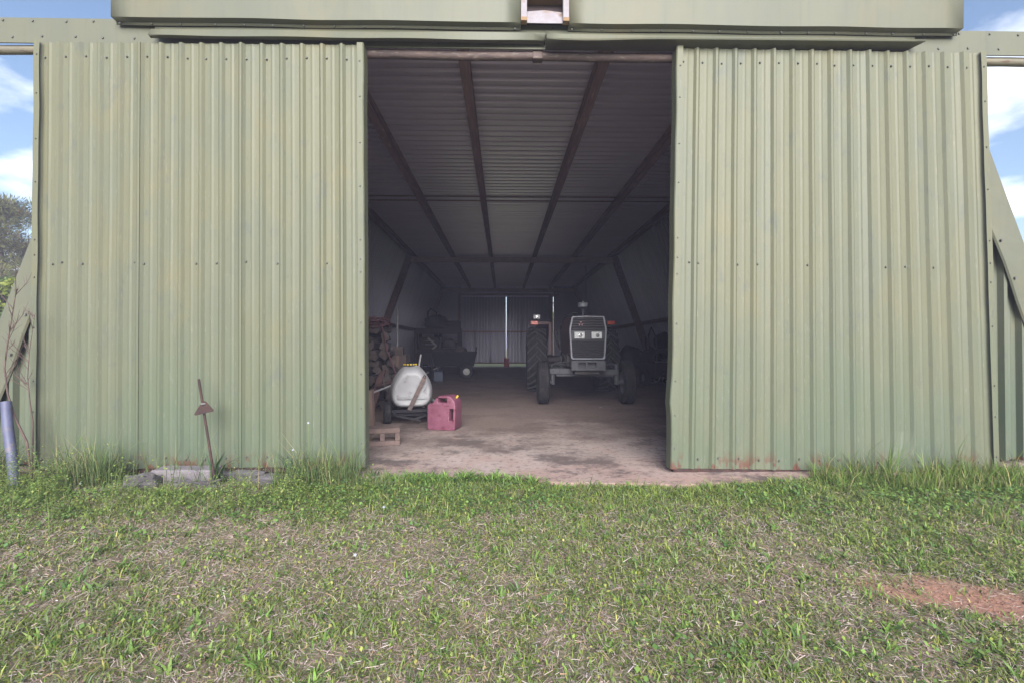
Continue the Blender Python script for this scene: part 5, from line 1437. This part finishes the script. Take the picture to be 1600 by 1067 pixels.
def rosettes():
    # larger strap leaves: plantain-like tufts in the lawn and the clump at the slab edge
    n0 = 900; x = rng.uniform(-5.5, 5.5, n0); y = rng.uniform(1.2, 3.5, n0)
    ex = rng.uniform(-.95, .25, 95); ey = edge_y(ex) - rng.uniform(.0, .14, 95)
    x, y = np.concatenate([x, ex]), np.concatenate([y, ey]); big = np.concatenate([np.full(n0, .62), np.full(95, 1.15)])
    ok = (y < edge_y(x) + .01) & (clay(x, y) < .3); x, y, big = x[ok], y[ok], big[ok]
    m = 9; X = np.repeat(x, m) + rng.normal(0, .012, len(x) * m); Y = np.repeat(y, m) + rng.normal(0, .012, len(x) * m); B = np.repeat(big, m); n = len(X)
    a = blades(X, Y, gz(X, Y) - .003, rng.uniform(.05, .115, n) * B, rng.uniform(.009, .017, n) * (B * .5 + .5), rng.uniform(.35, 1.3, n), rng.uniform(0, 6.283, n), pick(n, [(.14, .235, .055), (.175, .275, .06), (.11, .185, .06), (.215, .295, .085)], [4, 4, 3, 2]))
    o = mesh_np('weed_rosettes', *a, M['leaves']); tag(o, 'broad strap-leaved weeds tufting in the lawn and slab edge', 'weeds')
rosettes()
def tall_grass():
    def band(n, x0, x1, ymin, ymax, hmean, dens_seed, cols):
        x = rng.uniform(x0, x1, n); y = rng.uniform(ymin, ymax, n)
        k = .55 * vnoise(x, y, 2.6, dens_seed, 2) + .45 * vnoise(x, y, 11.0, dens_seed + 1, 2); ok = (k > .43) & (y < 3.80) & ~((x > -3.0) & (x < -1.75) & (rng.random(n) < .90)); x, y, k = x[ok], y[ok], k[ok]; m = len(x)
        h = np.clip(rng.gamma(5, hmean / 5, m) * (.35 + 1.9 * (k - .36)), .03, .5)
        return blades(x, y, gz(x, y) - .01, h, rng.uniform(.003, .0062, m), rng.uniform(.12, .85, m), rng.uniform(0, 6.283, m), pick(m, cols, [1] * len(cols)))
    G1 = [(.125, .185, .06), (.095, .15, .055), (.16, .215, .065), (.12, .165, .085), (.26, .23, .12)]
    G2 = [(.15, .225, .045), (.12, .19, .04), (.19, .26, .055), (.10, .155, .045), (.28, .25, .12)]
    parts = [('left', band(5200, -4.45, -2.45, 3.46, 3.80, .36, 3.0, G1)), ('left', band(3600, -2.5, -1.15, 3.46, 3.80, .27, 6.0, G1)),
             ('left', band(1500, -5.6, -4.3, 3.4, 4.0, .22, 2.0, G1)), ('left', band(1500, -1.4, -.75, 3.42, 3.72, .17, 12.0, G1)),
             ('right', band(5200, 2.5, 5.2, 3.26, 3.74, .20, 5.0, G2)), ('right', band(2200, 1.4, 2.6, 3.22, 3.46, .075, 8.0, G2)), ('right', band(3600, 3.0, 6.0, 2.6, 3.4, .12, 15.0, G2))]
    for side, lab in (('left', 'tall wispy green grass along the foot of the left door'), ('right', 'bright green tall grass along the foot of the right door')):
        ps = [p for s, p in parts if s == side]; co = []; lo = []; sz = []; cc = []; off = 0
        for p in ps:
            co.append(p[0]); lo.append(p[1] + off); sz.append(p[2]); cc.append(p[3]); off += len(p[0])
        o = mesh_np('tall_grass', np.concatenate(co), np.concatenate(lo), np.concatenate(sz), np.concatenate(cc), M['blades']); tag(o, lab, 'grass')
tall_grass()
def clods():
    n0 = 26000; x = rng.uniform(-5.2, 5.4, n0); y = rng.uniform(1.6, 3.9, n0); c_ = clay(x, y)
    ok = (c_ > .18) & (rng.random(n0) < c_); x, y = x[ok], y[ok]; n = len(x)
    sz = rng.gamma(2.0, .0013, n) + .0012; d = np.array([[1, 0, 0], [-1, 0, 0], [0, 1, 0], [0, -1, 0], [0, 0, 1], [0, 0, -1]], float)
    co = np.stack([x, y, gz(x, y) + sz * .3], -1)[:, None, :] + d[None] * sz[:, None, None] * rng.uniform(.6, 1.3, (n, 6, 1))
    f = np.array([[0, 2, 4], [2, 1, 4], [1, 3, 4], [3, 0, 4], [2, 0, 5], [1, 2, 5], [3, 1, 5], [0, 3, 5]])
    lo = (np.arange(n)[:, None, None] * 6 + f[None]).ravel()
    colr = np.repeat(pick(n, [(.29, .155, .11), (.33, .20, .15), (.22, .12, .09), (.30, .22, .17)], [4, 3, 2, 1])[:, None], 6, 1).reshape(-1, 3)
    o = mesh_np('clay_crumbs', co.reshape(-1, 3), lo, np.full(8 * n, 3), colr, M['straw']); tag(o, 'crumbs of red clay on the bare patches', 'soil')
clods()
def weeds_left():
    # yellow-green flowering weeds: thin stems with many tiny leaves
    n0 = 1500; x = rng.uniform(-4.7, -1.0, n0); y = rng.normal(3.30, .22, n0)
    ok = (y < 3.62) & (y > 2.75) & ~stone_zone(x, y) & (.5 * vnoise(x, y, 1.7, 7.0, 2) + .5 * vnoise(x, y, 6.0, 17.0, 2) > .46); x, y = x[ok], y[ok]; n = len(x)
    h = rng.gamma(4, .045, n) * (.55 + .6 * np.clip((-x - 1.0) / 2.5, 0, 1)); az = rng.uniform(0, 6.283, n); ln = rng.uniform(.05, .5, n)
    a = blades(x, y, gz(x, y) - .01, h, np.full(n, .0025), ln, az, pick(n, [(.17, .22, .07), (.14, .19, .06)], [1, 1]))
    o = mesh_np('weed_stems', *a, M['blades']); tag(o, 'thin stems of flowering weeds left of the stones', 'weeds')
    m = 22; f = rng.uniform(.2, 1.02, (n, m)); X = (x[:, None] + np.cos(az)[:, None] * (h * ln)[:, None] * f ** 1.8 + rng.normal(0, .014, (n, m))).ravel()
    Y = (y[:, None] + np.sin(az)[:, None] * (h * ln)[:, None] * f ** 1.8 + rng.normal(0, .014, (n, m))).ravel(); Z = (gz(x, y)[:, None] + h[:, None] * f * .95).ravel(); q = len(X)
    leaf_quads(X, Y, Z, rng.uniform(.006, .014, q), rng.uniform(-.4, .9, q), rng.uniform(0, 6.283, q), pick(q, [(.20, .26, .06), (.15, .22, .06), (.27, .31, .09), (.11, .18, .05), (.33, .34, .14)], [4, 4, 2, 3, 1]), 'weed_leaves', 'yellow-green leaves of the flowering weeds before the left door', 'weeds')
weeds_left()
def clump(label, u, v, n, hmin, hmax, w, cols, spread, y=3.62, seed=0):
    p = PX(u, v, y); r = np.random.default_rng(seed)
    x = p.x + r.normal(0, .018, n); yy = y + r.normal(0, .015, n); z = gz(x, yy) - .01
    a = blades(x, yy, z, r.uniform(hmin, hmax, n), r.uniform(w * .7, w, n), r.uniform(.1, spread, n), np.where(r.random(n) < .5, r.normal(0, .5, n), r.normal(3.14, .5, n)), pick(n, cols, [1] * len(cols)))
    o = mesh_np('grass_clump', *a, M['leaves'], None); tag(o, label, 'grass')
DG = [(.065, .125, .055), (.085, .15, .06), (.05, .10, .05)]
clump('dark strap-leaved plant growing round the hoe', 334, 735, 16, .20, .42, .013, DG, .9, 3.60, 1)
clump('arching grass tuft right of the stones before the left door', 462, 735, 70, .18, .38, .006, DG, 1.0, 3.70, 2)
clump('tall seed-headed grass tuft at the bent rib of the right door', 1385, 745, 60, .20, .42, .005, [(.15, .24, .05), (.20, .27, .08)], .7, 3.60, 3)
clump('thick grass tuft at the cinder block by the opening', 583, 712, 60, .07, .17, .005, DG + [(.12, .2, .05)], .8, 3.74, 4)
clump('bright grass tuft before the far right wall', 1560, 748, 90, .08, .20, .007, [(.14, .25, .04), (.18, .29, .05)], .9, 3.62, 5)
# small white flowers
k = 0
for u, v, hh, lab in ((125, 735, .02, 'pale bluish flower above the weeds, upper of the left pair'), (126, 762, .02, 'pale bluish flower above the weeds, lower of the left pair'), (74, 756, .02, 'white flower at the far left of the weeds'),
                  (482, 660, 0, 'small white flower on a tall stem before the left door'), (458, 702, 0, 'small white flower low beside the left door'), (600, 810, .03, 'white flower in the lawn below the stones'), (555, 878, .03, 'white flower in the lawn, nearest the camera')):
    gp = PG(u, v, -.08)
    y = 3.62 if v < 740 else (3.48 if v < 770 else gp.y); p = PX(u, v, y)
    g0 = float(gz(p.x, y)); t = thing('small_flower', lab, 'flower', (p.x, y, g0), 0, 'small white flowers in the grass')
    hgt = max(.04, p.z - g0)
    mb = MB(); mb.tube([(0, 0, -.01), (.004, 0, hgt * .5), (0, 0, hgt)], .0014, 5); mb.build('stem', mk('flower_stem%d' % k, (.14, .2, .06)) if k == 0 else bpy.data.materials['flower_stem0'], t)
    mb = MB()
    for j in range(5):
        a = 2 * math.pi * j / 5; d = Vector((math.cos(a), -.25, math.sin(a))); e = Vector((-math.sin(a), 0, math.cos(a))); c0 = Vector((0, -.002, hgt))
        mb.add([c0, c0 + d * .006 + e * .004, c0 + d * .010, c0 + d * .006 - e * .004], [(0, 1, 2, 3)])
    mb.build('petals', mk('petal', (.30, .31, .38), (.34, .34, .38)) if k == 0 else bpy.data.materials['petal'], t); k += 1

# ------------------------------------------------------------------ trees
def tree(label, x, y, h, cw, kind, seed, group='trees beyond the barn'):
    rnd = random.Random(seed); r = np.random.default_rng(seed)
    z0 = float(gz(x, y))
    t = thing('pine_tree' if kind == 'pine' else 'leafy_tree', label, 'tree', (x, y, z0 - .05), 0, group)
    mb = MB(); pts = [(0.05 * math.sin(k), .05 * math.cos(k * 1.7), h * .96 * k / 8) for k in range(9)]
    r0 = h * .018 + .04
    mb.tube(pts, [r0 * (1 - .88 * k / 8) for k in range(9)], 9)
    tips = []
    nb = 80 if kind == 'pine' else 30
    for k in range(nb):
        f = rnd.uniform(.18 if kind == 'pine' else .28, .98); zz = h * .96 * f; a = rnd.uniform(0, 6.283)
        if kind == 'pine': L_ = cw * (1.05 - f) ** .75 * rnd.uniform(.6, 1.1); rise = rnd.uniform(-.05, .35)
        else: L_ = cw * math.sin(math.pi * min(.97, max(.10, f * .92))) ** .7 * rnd.uniform(.6, 1.1); rise = rnd.uniform(.2, .7)
        p0 = Vector((0, 0, zz)); p1 = p0 + Vector((math.cos(a) * L_ * .55, math.sin(a) * L_ * .55, rise * L_ * .45)); p2 = p0 + Vector((math.cos(a) * L_, math.sin(a) * L_, rise * L_))
        mb.tube([p0, p1, p2], [r0 * .28 * (1.05 - f) + .012, r0 * .15 * (1.05 - f) + .008, .005], 5)
        for j in range(6): tips.append(p0.lerp(p2, rnd.uniform(.35, 1.03)) + Vector((rnd.gauss(0, .16), rnd.gauss(0, .16), rnd.gauss(0, .10))) * (cw * .35))
    mb.build('trunk', M['trunk'], t, True)
    T = np.array([tuple(p) for p in tips]); per = 85
    C = np.repeat(T, per, 0); n = len(C); rad = np.repeat(r.uniform(.07, .17, len(T)) * cw * (.8 if kind == 'pine' else 1.0), per)
    d = r.normal(0, 1, (n, 3)); d /= np.linalg.norm(d, axis=1)[:, None]
    P = C + d * (rad * r.random(n) ** .4)[:, None] * np.array([1, 1, .65])
    if kind == 'pine':
        L_ = r.uniform(.10, .22, n); W = r.uniform(.014, .03, n); dirv = d + np.array([0, 0, .5]); cols = [(.12, .13, .04), (.08, .095, .033), (.17, .165, .06), (.14, .12, .055)]
    else:
        L_ = r.uniform(.07, .13, n); W = r.uniform(.05, .085, n); dirv = d + r.normal(0, .6, (n, 3)); cols = [(.17, .22, .035), (.11, .17, .035), (.25, .28, .05), (.08, .13, .035)]
    dirv /= np.linalg.norm(dirv, axis=1)[:, None]; s = np.cross(dirv, r.normal(0, 1, (n, 3))); s /= np.linalg.norm(s, axis=1)[:, None]
    co = np.zeros((n, 4, 3)); co[:, 0] = P; co[:, 1] = P + dirv * (L_ * .5)[:, None] + s * (W / 2)[:, None]; co[:, 2] = P + dirv * L_[:, None]; co[:, 3] = P + dirv * (L_ * .5)[:, None] - s * (W / 2)[:, None]
    colr = np.array(cols)[r.integers(0, len(cols), len(T))]; colr = np.repeat(colr, per, 0) * (1 + r.normal(0, .15, (n, 1)))
    o = mesh_np('crown', co.reshape(-1, 3), np.arange(4 * n), np.full(n, 4), np.repeat(np.clip(colr, .01, 1)[:, None], 4, 1).reshape(-1, 3), M['leaves'], None)
    o.parent = t
tree('tall dense pine at the left edge, beyond the barn wall', -16.7, 15.5, 6.2, 3.3, 'pine', 1)
tree('shorter pine beside the tall one at the left edge', -18.6, 18.5, 5.2, 2.8, 'pine', 2)
tree('yellow-green leafy tree before the pines at the left', -13.2, 12.6, 2.7, 1.3, 'leafy', 3)
tree('low leafy bush-like tree behind the blue plastic pipe', -11.4, 10.4, 1.9, 1.1, 'leafy', 4)
tree('distant pine beyond the right wall', 31.5, 27.0, 6.8, 2.6, 'pine', 5)
tree('leafy tree seen through the slit at the far doors', 3.6, 33.0, 7.0, 3.0, 'leafy', 6)

# ------------------------------------------------------------------ haze volume added to veil and lift the dark interior
hz = MB(); hz.box((0, 50, 4.4), (1404, 1404, 12.0))
hb = hz.build('haze', None)
hb.data.materials.clear()
hm = bpy.data.materials.new('added_haze'); hm.use_nodes = True
hn = hm.node_tree; hn.nodes.clear()
ho = hn.nodes.new('ShaderNodeOutputMaterial'); hv = hn.nodes.new('ShaderNodeVolumePrincipled')
hv.inputs['Color'].default_value = (0.74, 0.73, 1.0, 1); hv.inputs['Density'].default_value = HAZE_DENSITY
hn.links.new(hv.outputs[0], ho.inputs['Volume'])
hb.data.materials.append(hm); hb['kind'] = 'stuff'
tag(hb, 'thin lilac haze added to veil and lift the dark barn interior', 'haze')
